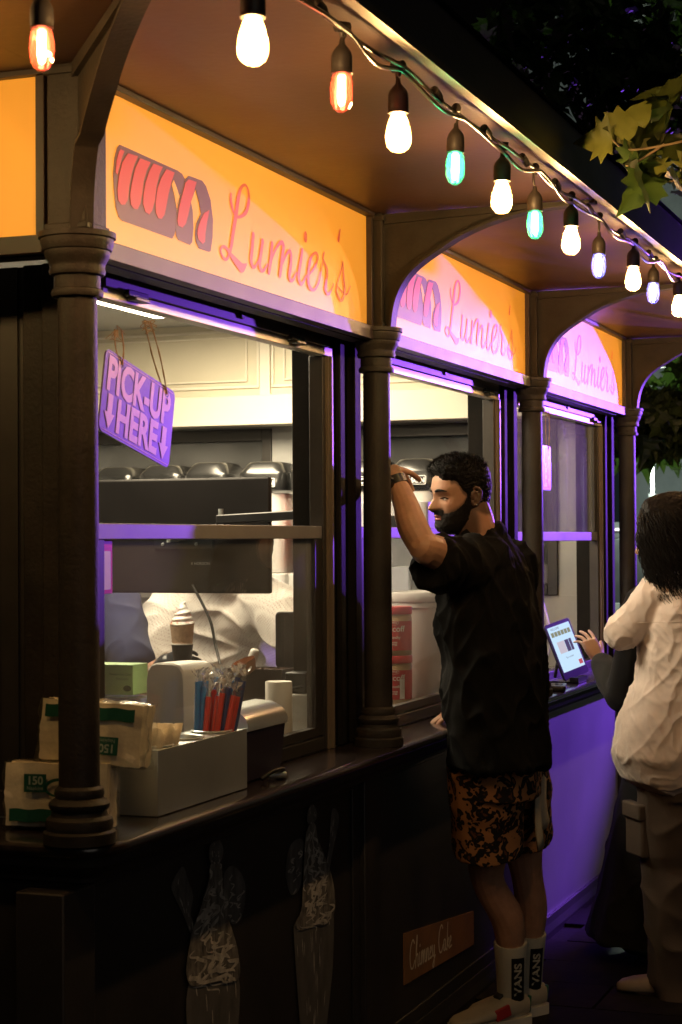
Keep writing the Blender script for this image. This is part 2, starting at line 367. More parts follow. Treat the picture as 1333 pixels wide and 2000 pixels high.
for i in range(3):
    yj = BAY*(i+1)-0.105
    b = MB(); b.box((-0.21, yj+0.018, KZ+0.001), (-0.105, yj+0.235, 2.0495)); p = b.build('window_pier', PIER, K, bevel=0.003)
    q = MB(); q.box((-0.1045, yj+0.062, KZ+0.001), (-0.088, yj+0.100, 2.0485)); q.build('pier_moulding', PIER, p, bevel=0.004); q = MB(); q.box((-0.1045, yj+0.150, KZ+0.001), (-0.078, yj+0.20, 2.0485)); q.build('pier_moulding', PIER, p, bevel=0.004)

def window(i):
    y0, y1 = (0.2385 if i == 0 else BAY*i+0.13), BAY*(i+1)-0.105
    b = MB(); b.box((-0.14, y0, KZ+0.001), (-0.104, y0+0.03, 2.005)); b.box((-0.14, y1-0.035, KZ+0.001), (-0.100, y1, 1.985)); b.box((-0.14, y0+0.0305, KZ+0.001), (-0.10, y1-0.0355, 0.985))
    w = b.build('window', DARKMET, K, bevel=0.002)
    w['label'] = ['serving window with its pane lowered, next to the corner column', 'serving window the man in black leans at', 'serving window with its pane raised above the tablet'][i]
    q = MB(); q.box((-0.0995, y1-0.004, KZ+0.001), (-0.086, y1+0.004, 1.984)); q.build('edge_strip', STRIP, w)
    q = MB(); q.box((-0.0995, y1-0.018, KZ+0.001), (-0.092, y1-0.012, 1.984)); q.build('edge_strip', STRIP, w)
    q = MB(); q.box((-0.125, y0+0.031, 1.984), (-0.090, y1+0.010, 2.006)); q.build('lower_rail', ALU, w, bevel=0.0015)
    q = MB(); q.box((-0.125, y0+0.031, 2.0065), (-0.084, y1-0.02, 2.0475)); q.build('upper_rail', RAILD, w, bevel=0.002)
    q = MB(); q.cyl((-0.0838, (y0+y1)/2+0.05, 2.027), (-0.078, (y0+y1)/2+0.05, 2.027), 0.011, n=20); q.build('rail_cap', BLACK, w, smooth=40)
    for yy in ((0.40, 1.28) if i == 0 else (y0+0.10, y1-0.16)):
        q = MB(); q.box((-0.0895, yy-0.032, 1.990), (-0.066, yy+0.032, 1.998)); q.box((-0.0895, yy-0.045, 1.998), (-0.076, yy+0.045, 2.012)); q.build('latch', BLACK, w, bevel=0.002)
    z0, z1 = (0.99, 1.536) if i < 2 else (1.490, 1.975)
    s = MB(); s.box((-0.131, y0+0.031, z1-0.033) if i < 2 else (-0.131, y0+0.031, z0), (-0.104, y1-0.036, z1) if i < 2 else (-0.104, y1-0.036, z0+0.036))
    t = s.build('sash', mat('sash_bar', (0.25, 0.24, 0.25), 0.42, 0.15, var=0.1), w, bevel=0.002)
    q = MB(); zz = (z0, z1-0.0335) if i < 2 else (z0+0.0365, z1)
    q.box((-0.130, y1-0.085, zz[0]), (-0.105, y1-0.0365, zz[1])); q.build('stile', DARKMET, t)
    q = MB(); q.box((-0.130, y0+0.0315, zz[0]), (-0.105, y0+0.06, zz[1])); q.build('stile', DARKMET, t)
    if i < 2: q = MB(); q.box((-0.130, y0+0.0605, z0), (-0.105, y1-0.0855, z0+0.022)); q.build('bottom_rail', DARKMET, t)
    q = MB(); q.box((-0.120, y0+0.0605, zz[0]+(0.0225 if i < 2 else 0)), (-0.116, y1-0.0855, zz[1])); q.build('pane', PANE, t)
for i in range(3): window(i)

# ------------------------------------------------------------------ inside of the kiosk
b = MB(); b.box((-2.75, 0.28, 0.0), (-0.10, 4.9, 0.045)); b.build('floor', mat('inner_floor', (0.12, 0.11, 0.10), 0.4, var=0.2), K)
b = MB(); b.box((-2.75, 0.20, 2.500), (-0.14, 4.93, 2.512)); b.build('inner_ceiling', mat('inner_ceiling', (0.42, 0.42, 0.40), 0.5), K)
b = MB(); b.box((-2.80, 0.0, 0.0), (-2.75, 4.95, 2.499)); b.build('back_wall', mat('inner_grey', (0.36, 0.36, 0.35), 0.5, var=0.06), K)
GREYW = MAT['inner_grey']
b = MB(); b.box((-2.75, 4.90, 0.0), (-0.11, 4.95, 1.25)); b.box((-1.66, 4.90, 1.2505), (-1.22, 4.95, 1.9995)); b.box((-0.30, 4.90, 1.2505), (-0.11, 4.95, 1.9995)); b.box((-2.75, 4.90, 2.0), (-0.11, 4.95, 2.499)); ew = b.build('end_wall', GREYW, K)
for (xa, xb) in ((-2.74, -1.66), (-1.22, -0.30)):
    q = MB(); t = 0.045
    q.box((xa, 4.885, 1.25), (xa+t, 4.94, 2.02)); q.box((xb-t, 4.885, 1.25), (xb, 4.94, 2.02)); q.box((xa+t+.0005, 4.885, 1.965), (xb-t-.0005, 4.94, 2.02)); q.box((xa+t+.0005, 4.885, 1.25), (xb-t-.0005, 4.94, 1.30))
    fr = q.build('end_window', DARKMET, K, bevel=0.003)
    q = MB(); q.box((xa+t, 4.915, 1.30), (xb-t, 4.921, 1.965)); q.build('pane', glass('end_glass', (0.35, 0.34, 0.30), 0.12, 0.04, dirt=0.12, dscale=5), fr)
# cream bulkhead over the end window, with panel mouldings
b = MB(); b.box((-2.75, 4.72, 2.028), (-0.14, 4.884, 2.165)); b.build('bulkhead', CREAM, K, bevel=0.004)
b = MB(); b.box((-2.75, 4.76, 2.1655), (-0.14, 4.884, 2.499)); bh = b.build('bulkhead', mat('cream_cabinet', (0.62, 0.57, 0.44), 0.5, var=0.05, vscale=2), K)
for (xa, xb) in ((-2.70, -1.66), (-1.60, -0.60)):
    q = MB()
    for k, w_ in ((0.0, 0.012), (0.030, 0.008)):
        za, zb = 2.20+k, 2.47-k; x_a, x_b = xa+k*2, xb-k*2
        q.box((x_a, 4.748, za), (x_b, 4.7595, za+w_)); q.box((x_a, 4.748, zb-w_), (x_b, 4.7595, zb)); q.box((x_a, 4.748, za+w_), (x_a+w_, 4.7595, zb-w_)); q.box((x_b-w_, 4.748, za+w_), (x_b, 4.7595, zb-w_))
    q.build('moulding', CREAM, bh, bevel=0.002)
q = MB(); q.box((-1.655, 4.744, 2.166), (-1.605, 4.7595, 2.498)); q.build('batten', CREAM, bh)
# inner counters
STEELD = mat('worktop_steel', (0.50, 0.49, 0.47), 0.28, 1.0, var=0.1, vscale=9, bump=0.03)
b = MB(); b.box((-0.62, 0.30, 0.90), (-0.142, 4.85, 0.945)); wt = b.build('worktop', STEELD, K, bevel=0.004)
b = MB(); b.box((-0.60, 0.30, 0.05), (-0.15, 4.85, 0.8995)); b.build('cabinet', GREYW, K)
b = MB(); b.box((-2.74, 4.22, 1.25), (-0.63, 4.883, 1.285)); b.build('machine_shelf', STEELD, K, bevel=0.004)
b = MB(); b.box((-2.74, 4.26, 0.05), (-0.64, 4.86, 1.2495)); b.build('cabinet', GREYW, K)

# ------------------------------------------------------------------ lit ceiling panel inside
L = thing('ceiling_lamp', 'bright white square light panel on the ceiling inside the kiosk', 'ceiling lamp', (-1.45, 3.72, 2.50))
b = MB(); b.box((-0.47, -0.47, -0.028), (0.47, 0.47, -0.001)); b.build('housing', WHITEP, L)
b = MB(); b.box((-0.45, -0.45, -0.034), (0.45, 0.45, -0.0285)); b.build('diffuser', emis('panel_light', (1.0, 0.83, 0.56), 32.0), L)
L2 = thing('ceiling_lamp', 'light panel on the ceiling near the corner of the kiosk', 'ceiling lamp', (-1.10, 1.75, 2.50))
for ch in [x for x in bpy.data.objects if x.parent == L]: copy_tree(ch, L2)

# ------------------------------------------------------------------ illuminated signs
STROKES = {'L': ([(0.719, 2.264), (0.718, 2.249), (0.725, 2.235), (0.736, 2.225), (0.746, 2.219), (0.772, 2.223), (0.802, 2.239), (0.816, 2.263), (0.816, 2.285), (0.804, 2.297), (0.788, 2.296), (0.77, 2.283), (0.756, 2.256), (0.744, 2.22), (0.73, 2.184), (0.72, 2.155), (0.709, 2.132), (0.694, 2.117), (0.679, 2.116), (0.664, 2.125), (0.663, 2.136), (0.679, 2.142), (0.698, 2.138), (0.72, 2.127), (0.75, 2.116), (0.777, 2.109), (0.8, 2.12)], [10, 14, 14, 12, 10, 10, 16, 20, 16, 10, 10, 16, 22, 22, 22, 20, 16, 10, 10, 10, 10, 10, 12, 18, 26, 30, 8]), 'u1': ([(0.842, 2.192), (0.836, 2.166), (0.828, 2.136), (0.835, 2.122), (0.851, 2.122), (0.871, 2.139), (0.884, 2.16), (0.895, 2.186)], [22, 22, 22, 16, 10, 9, 12, 20]), 'u2': ([(0.895, 2.186), (0.884, 2.154), (0.878, 2.131), (0.887, 2.119), (0.904, 2.122), (0.924, 2.137)], [20, 22, 22, 16, 10, 8]), 'm1': ([(0.952, 2.188), (0.945, 2.156), (0.932, 2.121)], [20, 22, 20]), 'm2': ([(0.937, 2.136), (0.962, 2.168), (0.992, 2.194), (1.013, 2.2), (1.02, 2.19), (1.008, 2.152), (0.999, 2.122)], [8, 10, 12, 18, 22, 22, 18]), 'm3': ([(1.004, 2.139), (1.03, 2.168), (1.052, 2.185), (1.067, 2.184), (1.067, 2.16), (1.057, 2.129), (1.066, 2.119), (1.082, 2.123), (1.104, 2.142)], [8, 9, 12, 18, 22, 20, 14, 10, 8]), 'i1': ([(1.141, 2.201), (1.132, 2.176), (1.118, 2.144), (1.117, 2.128), (1.131, 2.119), (1.149, 2.127), (1.167, 2.144)], [18, 20, 20, 18, 14, 10, 8]), 'dot': ([(1.164, 2.242), (1.162, 2.233)], [27, 27]), 'e': ([(1.177, 2.145), (1.219, 2.168), (1.243, 2.192), (1.243, 2.206), (1.224, 2.207), (1.2, 2.193), (1.186, 2.17), (1.179, 2.142), (1.185, 2.12), (1.209, 2.114), (1.232, 2.122), (1.256, 2.146), (1.276, 2.19)], [8, 9, 12, 13, 10, 12, 18, 20, 18, 12, 9, 8, 7]), 'r': ([(1.288, 2.217), (1.281, 2.201), (1.295, 2.189), (1.309, 2.174), (1.302, 2.145), (1.296, 2.127), (1.308, 2.117), (1.328, 2.122), (1.353, 2.148)], [10, 12, 12, 18, 18, 16, 12, 9, 6]), 'ap': ([(1.403, 2.293), (1.39, 2.265)], [8, 18]), 's1': ([(1.422, 2.213), (1.409, 2.191), (1.385, 2.156), (1.375, 2.133), (1.387, 2.119), (1.407, 2.112), (1.426, 2.124), (1.433, 2.144), (1.426, 2.172), (1.422, 2.21)], [8, 7, 8, 12, 13, 12, 14, 16, 14, 8]), 's2': ([(1.383, 2.145), (1.423, 2.134), (1.451, 2.134), (1.474, 2.157)], [5, 6, 6, 5])}
LOGO = {'D1': [(0.189, 2.267), (0.179, 2.259), (0.168, 2.237), (0.162, 2.207), (0.165, 2.175), (0.173, 2.142), (0.184, 2.126), (0.198, 2.121), (0.42, 2.12), (0.43, 2.129), (0.439, 2.145), (0.442, 2.187), (0.453, 2.211), (0.471, 2.233), (0.481, 2.254), (0.469, 2.262), (0.447, 2.265)], 'Y1': [(0.427, 2.242), (0.418, 2.231), (0.431, 2.21), (0.44, 2.186), (0.444, 2.198), (0.453, 2.214), (0.44, 2.23)], 'D2': [(0.5, 2.264), (0.483, 2.254), (0.463, 2.224), (0.444, 2.183), (0.436, 2.153), (0.438, 2.13), (0.448, 2.122), (0.506, 2.12), (0.516, 2.128), (0.522, 2.158), (0.519, 2.194), (0.511, 2.211), (0.534, 2.243), (0.539, 2.254), (0.52, 2.265)], 'D3': [(0.52, 2.265), (0.567, 2.266), (0.587, 2.258), (0.61, 2.232), (0.622, 2.191), (0.619, 2.152), (0.609, 2.122), (0.601, 2.119), (0.55, 2.119), (0.535, 2.131), (0.531, 2.147), (0.538, 2.171), (0.561, 2.194), (0.551, 2.218), (0.534, 2.243)], 'R0': [(0.191, 2.258), (0.207, 2.258), (0.195, 2.24), (0.182, 2.215), (0.177, 2.206), (0.17, 2.21), (0.174, 2.232), (0.183, 2.251)], 'R1': [(0.223, 2.257), (0.265, 2.259), (0.25, 2.241), (0.237, 2.219), (0.226, 2.19), (0.22, 2.165), (0.209, 2.154), (0.194, 2.151), (0.18, 2.158), (0.177, 2.177), (0.184, 2.205), (0.199, 2.235)], 'R2': [(0.274, 2.257), (0.321, 2.258), (0.302, 2.237), (0.289, 2.213), (0.284, 2.192), (0.275, 2.167), (0.262, 2.154), (0.247, 2.152), (0.234, 2.158), (0.23, 2.175), (0.237, 2.199), (0.252, 2.232)], 'R3': [(0.334, 2.258), (0.376, 2.259), (0.361, 2.242), (0.347, 2.215), (0.34, 2.186), (0.326, 2.161), (0.313, 2.152), (0.297, 2.154), (0.286, 2.169), (0.289, 2.189), (0.298, 2.214), (0.314, 2.239)], 'R4': [(0.393, 2.258), (0.431, 2.258), (0.416, 2.236), (0.402, 2.209), (0.392, 2.183), (0.383, 2.163), (0.369, 2.152), (0.355, 2.151), (0.344, 2.16), (0.342, 2.182), (0.351, 2.21), (0.368, 2.235)], 'R5': [(0.498, 2.256), (0.538, 2.258), (0.524, 2.234), (0.509, 2.211), (0.497, 2.184), (0.484, 2.161), (0.467, 2.15), (0.448, 2.151), (0.443, 2.16), (0.451, 2.188), (0.468, 2.22), (0.483, 2.246)], 'R6': [(0.602, 2.209), (0.589, 2.18), (0.581, 2.157), (0.578, 2.137), (0.566, 2.131), (0.546, 2.137), (0.54, 2.148), (0.546, 2.166), (0.559, 2.183), (0.576, 2.199)]}
CONES = {'bA': [(0.673, 0.851), (0.647, 0.841), (0.638, 0.824), (0.647, 0.804), (0.669, 0.797), (0.699, 0.797), (0.714, 0.815), (0.708, 0.833), (0.692, 0.846)], 'swA': [(0.669, 0.805), (0.646, 0.792), (0.642, 0.765), (0.617, 0.739), (0.598, 0.712), (0.555, 0.673), (0.544, 0.648), (0.526, 0.598), (0.543, 0.565), (0.586, 0.55), (0.629, 0.548), (0.673, 0.55), (0.726, 0.526), (0.803, 0.521), (0.796, 0.579), (0.766, 0.633), (0.743, 0.669), (0.743, 0.716), (0.717, 0.739), (0.71, 0.781), (0.695, 0.799)], 'coA': [(0.543, 0.565), (0.586, 0.55), (0.629, 0.548), (0.673, 0.55), (0.726, 0.526), (0.803, 0.521), (0.8, 0.418), (0.761, 0.289), (0.604, 0.318), (0.532, 0.485)], 'waA': [(0.518, 0.817), (0.467, 0.79), (0.473, 0.768), (0.527, 0.708), (0.555, 0.671), (0.573, 0.684), (0.556, 0.711), (0.57, 0.745), (0.546, 0.782)], 'diA': [(0.783, 0.773), (0.744, 0.772), (0.728, 0.753), (0.739, 0.713), (0.75, 0.667), (0.781, 0.643), (0.829, 0.652), (0.85, 0.706), (0.83, 0.745)], 'bB': [(1.249, 0.847), (1.22, 0.834), (1.215, 0.81), (1.233, 0.8), (1.262, 0.801), (1.282, 0.811), (1.277, 0.829)], 'swB': [(1.253, 0.801), (1.214, 0.782), (1.199, 0.726), (1.189, 0.651), (1.178, 0.598), (1.136, 0.572), (1.182, 0.549), (1.239, 0.551), (1.336, 0.532), (1.402, 0.548), (1.41, 0.59), (1.384, 0.652), (1.329, 0.715), (1.291, 0.756), (1.277, 0.79)], 'coB': [(1.136, 0.572), (1.182, 0.549), (1.239, 0.551), (1.336, 0.532), (1.402, 0.548), (1.395, 0.416), (1.352, 0.28), (1.331, 0.199), (1.186, 0.22), (1.169, 0.326), (1.136, 0.524)], 'waB': [(1.402, 0.812), (1.453, 0.784), (1.405, 0.706), (1.379, 0.664), (1.364, 0.691), (1.38, 0.725)], 'diB': [(1.176, 0.773), (1.121, 0.766), (1.093, 0.729), (1.093, 0.689), (1.124, 0.646), (1.184, 0.656), (1.199, 0.726), (1.206, 0.759)]}

def mix_print(name, col, e):
    return mat(name, col, 0.45, emit=col, estr=e)
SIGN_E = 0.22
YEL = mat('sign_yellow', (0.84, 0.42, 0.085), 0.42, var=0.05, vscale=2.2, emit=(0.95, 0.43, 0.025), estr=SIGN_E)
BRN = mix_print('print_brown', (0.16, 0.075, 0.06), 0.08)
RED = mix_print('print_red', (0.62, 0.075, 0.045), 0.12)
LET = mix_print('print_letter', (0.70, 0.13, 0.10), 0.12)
def sign(oy, label):
    T_ = thing('fascia_sign', label, 'sign', (0, oy, 2.06), group='sign boards over the windows')
    y0, y1, z0, z1 = 0.068, 1.606, 0.006, 0.300
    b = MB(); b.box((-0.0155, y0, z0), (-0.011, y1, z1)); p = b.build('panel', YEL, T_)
    q = MB(); fr = mat('sign_frame', (0.038, 0.026, 0.021), 0.45, var=0.2)
    q.box((-0.0155, y0-0.02, -0.030), (0.014, y1+0.012, 0.0055)); q.box((-0.0155, y0-0.02, z1+0.0005), (0.010, y1+0.012, SO-2.06-0.0005)); q.box((-0.0155, y1+0.0005, 0.006), (0.004, y1+0.012, z1)); q.box((-0.0155, y0-0.02, 0.006), (0.004, y0-0.0005, z1))
    q.build('frame', fr, T_, bevel=0.0015)
    def F(d): return lambda y, z: (-0.011+d, y, z-2.06)
    def poly(keys, d, m, nm):
        q = MB()
        for k in keys:
            pts = LOGO[k]; q.prism([F(d)(*p) for p in pts], (0.0006, 0, 0))
        return q.build(nm, m, lg)
    lg = thing('logo', None, None); lg.parent = T_; 
    for k in ('label', 'category'):
        if k in lg: del lg[k]
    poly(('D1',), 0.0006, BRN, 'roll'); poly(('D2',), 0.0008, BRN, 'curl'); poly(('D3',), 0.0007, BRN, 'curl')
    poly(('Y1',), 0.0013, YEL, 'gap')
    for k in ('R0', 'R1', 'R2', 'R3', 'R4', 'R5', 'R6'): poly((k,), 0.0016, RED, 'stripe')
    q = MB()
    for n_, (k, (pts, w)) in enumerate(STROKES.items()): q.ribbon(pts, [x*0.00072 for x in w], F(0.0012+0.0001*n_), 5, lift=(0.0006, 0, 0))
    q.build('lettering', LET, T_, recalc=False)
sign(0, 'yellow sign with a red cake roll logo and Lumier\'s, nearest to the corner column')
sign(BAY, 'middle of the yellow Lumier\'s signs, half lit pink, over the man')
sign(2*BAY, 'farthest yellow Lumier\'s sign, washed bright pink, over the tablet window')
T_ = thing('fascia_sign', 'plain yellow sign board on the left side of the corner column', 'sign', (0, 0, 2.06), group='sign boards over the windows')
b = MB(); b.box((-1.60, -0.0045, 0.004), (-0.0795, -0.0005, 0.300)); b.build('panel', YEL, T_)
q = MB(); fr = MAT['sign_frame']; q.box((-1.62, -0.024, -0.030), (-0.0605, -0.0005, 0.0035)); q.box((-1.62, -0.020, 0.3005), (-0.0605, -0.0005, SO-2.0605)); q.box((-0.079, -0.014, 0.004), (-0.0605, -0.0005, 0.300)); q.build('frame', fr, T_, bevel=0.0015)

# ------------------------------------------------------------------ string lights
CAB = mat('cable_rubber', (0.030, 0.024, 0.018), 0.28, spec=0.7)
SOCK = mat('socket_plastic', (0.030, 0.024, 0.020), 0.45, var=0.2)
WARM = emis('warm_bulb_glow', (1.0, 0.68, 0.37), 500.0)
def tint_glass(name, c):
    m = bpy.data.materials.new(name); m.use_nodes = True; n = m.node_tree.nodes; l = m.node_tree.links
    n.remove(n['Principled BSDF'])
    tr = n.new('ShaderNodeBsdfTransparent'); tr.inputs[0].default_value = (*[0.35+0.65*x for x in c], 1)
    tl = n.new('ShaderNodeBsdfTranslucent'); tl.inputs[0].default_value = (*c, 1)
    gl = n.new('ShaderNodeBsdfGlossy'); gl.inputs['Roughness'].default_value = 0.08
    fr_ = n.new('ShaderNodeLayerWeight'); fr_.inputs[0].default_value = 0.35
    a = n.new('ShaderNodeMixShader'); a.inputs[0].default_value = 0.16; l.new(tr.outputs[0], a.inputs[1]); l.new(tl.outputs[0], a.inputs[2])
    d = n.new('ShaderNodeMixShader'); l.new(fr_.outputs[1], d.inputs[0]); l.new(a.outputs[0], d.inputs[1]); l.new(gl.outputs[0], d.inputs[2])
    l.new(d.outputs[0], n['Material Output'].inputs[0]); MAT[name] = m; return m
CC = {'R': ((1.0, 0.30, 0.18), (1, 0.26, 0.12)), 'G': ((0.25, 1.0, 0.55), (0.22, 1.0, 0.5)), 'B': ((0.50, 0.50, 1.0), (0.40, 0.38, 1.0))}
TG = {k: tint_glass('bulb_glass_'+k, v[0]) for k, v in CC.items()}
FE = {k: emis('filament_'+k, v[1], 110.0) for k, v in CC.items()}
AMBER = tint_glass('bulb_glass_amber', (1.0, 0.72, 0.30))
def rrot(t, n): return n
def bulb(x, y, zc, kind, label, sway=(0, 0)):
    """zc: height of the glass centre; hangs from the cable"""
    top = 2.338
    hh = 0.034 if kind == 'W' else 0.030
    sk = zc+hh       # socket bottom
    T_ = thing('string_bulb', label, 'light bulb', (x, y, top), group='bulbs of the string lights')
    T_.rotation_euler = (sway[0], sway[1], random.uniform(0, 6))
    z = lambda v: v-top
    q = MB()
    r = 0.0185 if kind == 'W' else 0.0175
    hs = 0.046 if kind == 'W' else 0.042
    q.lathe([(0.004, z(sk+hs+0.016)), (0.0055, z(sk+hs+0.006)), (0.011, z(sk+hs)), (r*0.86, z(sk+hs-0.006)), (r, z(sk+hs-0.014)), (r*1.02, z(sk+0.010)), (r*0.98, z(sk+0.002)), (r*1.03, z(sk)), (r*0.8, z(sk-0.002))], n=20)
    q.build('socket', SOCK, T_, smooth=45)
    q = MB(); L_ = top-(sk+hs+0.012)
    q.tube(cr([(0.0, 0, 0.0), (random.uniform(-.004, .004), random.uniform(-.004, .004), -L_*0.5), (0, 0, -L_)], 5), 0.0030, 8); q.build('cord', CAB, T_, smooth=60)
    q = MB(); q.tube([(0, -0.012, 0.006), (0, 0.012, 0.004)], 0.0095, 10); q.tube([(0, 0, 0.004), (0, 0, -0.012)], [0.0075, 0.0045], 10); q.build('connector', SOCK, T_, smooth=50)
    if kind == 'W':
        q = MB(); q.lathe([(0.0125, z(sk)), (0.0150, z(sk-0.006)), (0.0190, z(sk-0.018)), (0.0225, z(sk-0.032)), (0.0238, z(sk-0.043)), (0.0225, z(sk-0.054)), (0.0180, z(sk-0.063)), (0.0105, z(sk-0.0685)), (0.002, z(sk-0.070))], n=24)
        g_ = q.build('glass', AMBER, T_, smooth=60)
        q = MB(); q.lathe([(0.009, z(sk-0.003)), (0.0118, z(sk-0.010)), (0.0155, z(sk-0.022)), (0.0190, z(sk-0.034)), (0.0200, z(sk-0.043)), (0.0186, z(sk-0.052)), (0.0140, z(sk-0.060)), (0.0075, z(sk-0.0640)), (0.001, z(sk-0.065))], n=24)
        q.build('glow', WARM, g_, smooth=60)
    else:
        q = MB(); q.lathe([(0.0135, z(sk)), (0.0165, z(sk-0.006)), (0.0185, z(sk-0.016)), (0.0192, z(sk-0.034)), (0.0178, z(sk-0.047)), (0.0135, z(sk-0.057)), (0.007, z(sk-0.0625)), (0.001, z(sk-0.064))], n=12)
        q.build('glass', TG[kind], T_, smooth=20)
        q = MB(); q.lathe([(0.003, z(sk-0.001)), (0.0066, z(sk-0.004)), (0.0072, z(sk-0.040)), (0.0052, z(sk-0.050)), (0.001, z(sk-0.054))], n=12)
        q.build('filament', FE[kind], T_, smooth=60)
BUL = [(-.536, 2.222, 'W'), (-.158, 2.236, 'R'), (.116, 2.226, 'W'), (.466, 2.228, 'G'), (.824, 2.233, 'W'), (1.076, 2.214, 'G'), (1.431, 2.232, 'W'), (1.74, 2.212, 'B'), (2.194, 2.238, 'W'), (2.532, 2.240, 'B'), (2.905, 2.244, 'W'),
       (3.24, 2.225, 'R'), (3.62, 2.235, 'W'), (3.97, 2.22, 'G'), (4.33, 2.235, 'W'), (4.70, 2.22, 'B'), (5.05, 2.235, 'W')]
LBL = ['large warm white bulb nearest the top edge over the near sign', 'clear bulb glowing red, right of the largest warm bulb', 'warm bulb between the red bulb and the first green bulb', 'green bulb hanging nearest the eave corner, first of the two green ones', 'warm bulb between the two green bulbs', 'second green bulb, farther along the string',
       'warm bulb between the second green bulb and the first violet bulb', 'violet blue bulb in front of the second bracket', 'warm bulb between the two violet blue bulbs', 'violet blue bulb nearest the right edge', 'warm bulb at the right end of the visible string',
       'red bulb past the right edge', 'warm bulb past the right edge, before the green one', 'green bulb past the right edge', 'warm bulb past the right edge, after the green one', 'blue bulb past the right edge', 'last warm bulb of the string']
for (y, z, k), lb in zip(BUL, LBL): bulb(0.585+random.uniform(-.006, .006), y, z, k, lb, (random.uniform(-.03, .03), random.uniform(-.03, .03)))
for x, k, lb in ((0.262, 'R', 'clear bulb glowing red, alone in the top left corner'), (-0.12, 'W', 'warm bulb left of the picture on the side eave'), (-0.52, 'G', 'green bulb on the side eave'), (-0.95, 'W', 'far warm bulb on the side eave')):
    bulb(x, -0.585, 2.232, k, lb)
for j, (ph, lb) in enumerate(((0.0, 'upper black cable of the string lights under the eave'), (1.9, 'lower black cable of the string lights, twisting around the other'))):
    T_ = thing('light_cable', lb, 'cable', (0.59, 0, 2.335), group='string light cables')
    pts = []; bp = sorted([y for y, _, _ in BUL])
    y = -0.60
    while y < 5.2:
        near = min(abs(y-q) for q in bp); sag = 0.010*math.sin(min(near, 0.2)/0.2*math.pi/2)
        pts.append((0.006*math.sin(y*9+ph*2)+0.004*j, y, 0.004-sag*(0.5+j*0.9)+0.006*math.sin(y*13+ph*3)*(0.4+j)-0.008*j)); y += 0.03
    pts = [(-3.2, -0.60, 0.0), (-1.5, -0.595, -0.005), (-0.3, -0.59, -0.003*j), (-0.05, -0.60, 0.0)] + pts
    q = MB(); q.tube(pts, 0.0042, 8); q.build('wire', CAB, T_, smooth=60)
    for yy in ((0.31, 0.95, 1.60, 2.40) if j == 0 else (-0.3, 0.65, 1.25, 2.0)):
        q = MB(); q.tube([(0.004, yy-0.016, 0.006), (0.004, yy+0.016, 0.0)], 0.009, 8); q.tube([(0.004, yy+0.016, 0.0), (0.004, yy+0.028, -0.004)], 0.0065, 8); q.build('clip', SOCK, T_, smooth=50)

# ------------------------------------------------------------------ violet stage floodlight down the street, right of the picture
FL = thing('flood_light', 'black stage floodlight on a tripod throwing violet light on the kiosk', 'floodlight', (1.35, 7.25, 0))
q = MB()
for a in (0, 2.1, 4.2): q.tube([(0, 0, 0.75), (0.42*math.cos(a), 0.42*math.sin(a), 0.012)], 0.011, 8)
q.cyl((0, 0, 0.4), (0, 0, 1.98), 0.014); q.build('tripod', BLACK, FL, smooth=50)
d = Vector((0.0, 3.2, 1.75))-Vector((1.35, 7.25, 2.1)); d.normalize()
q = MB(); c0 = Vector((0, 0, 2.10))-d*0.16; q.tube([c0, c0+d*0.05, c0+d*0.15], [0.05, 0.085, 0.09], 24); q.build('housing', BLACK, FL, smooth=50)
ld = bpy.data.lights.new('flood_beam', 'SPOT'); ld.energy = 1000; ld.color = (0.28, 0.085, 1.0); ld.spot_size = R(60); ld.spot_blend = 0.4; ld.shadow_soft_size = 0.022
lo = bpy.data.objects.new('flood_beam', ld); COL.objects.link(lo); lo.parent = FL; lo.location = Vector((0, 0, 2.10))+d*0.03
lo.rotation_euler = d.to_track_quat('-Z', 'Y').to_euler()
# added unseen plates on an arm keep the beam off queue, eave and low front
FD = 0.50; fp = lambda s_, e: (-s_*FD, -FD, 2.10+math.tan(R(e))*FD)
q = MB(); q.prism([fp(0.02, -40), fp(0.172, -40), fp(0.172, 22), fp(0.02, 22)], (0, 0.004, 0)); q.build('beam_blocker', BLACK, FL)
q = MB(); q.prism([fp(0.174, -42), fp(0.345, -42), fp(0.345, -7.6), fp(0.174, -7.6)], (0, 0.004, 0)); q.build('beam_blocker', BLACK, FL)
q = MB(); q.tube([(0.04, -0.02, 2.02), (0.05, -0.25, 1.95), (-0.03, -FD+0.006, 1.9)], 0.008, 8); q.build('blocker_arm', BLACK, FL, smooth=50)

# ================================================================== things on and behind the counter
def rbox(mb, c, size, rad, rot=(0, 0, 0), n=5):
    """box with rounded vertical edges"""
    m = Euler(rot).to_matrix(); c = Vector(c); hx, hy, hz = [v/2 for v in size]; ring = []
    for (sx, sy, a0) in ((1, 1, 0), (-1, 1, 90), (-1, -1, 180), (1, -1, 270)):
        for k in range(n+1):
            a = R(a0+90*k/n); ring.append((sx*(hx-rad)+rad*math.cos(a), sy*(hy-rad)+rad*math.sin(a)))
    return mb.loft([[c + m @ Vector((x*s_, y*s_, z)) for x, y in ring] for z, s_ in ((-hz, 0.97), (-hz+0.003, 1), (hz-0.003, 1), (hz, 0.97))])
def plate(fn, a0, b0, a1, b1, rad=0.0, n=4):
    if not rad: return [fn(a0, b0), fn(a1, b0), fn(a1, b1), fn(a0, b1)]
    out = []
    for (ca, cb, s0) in ((a1-rad, b1-rad, 0), (a0+rad, b1-rad, 90), (a0+rad, b0+rad, 180), (a1-rad, b0+rad, 270)):
        for k in range(n+1): t = R(s0+90*k/n); out.append(fn(ca+rad*math.cos(t), cb+rad*math.sin(t)))
    return out

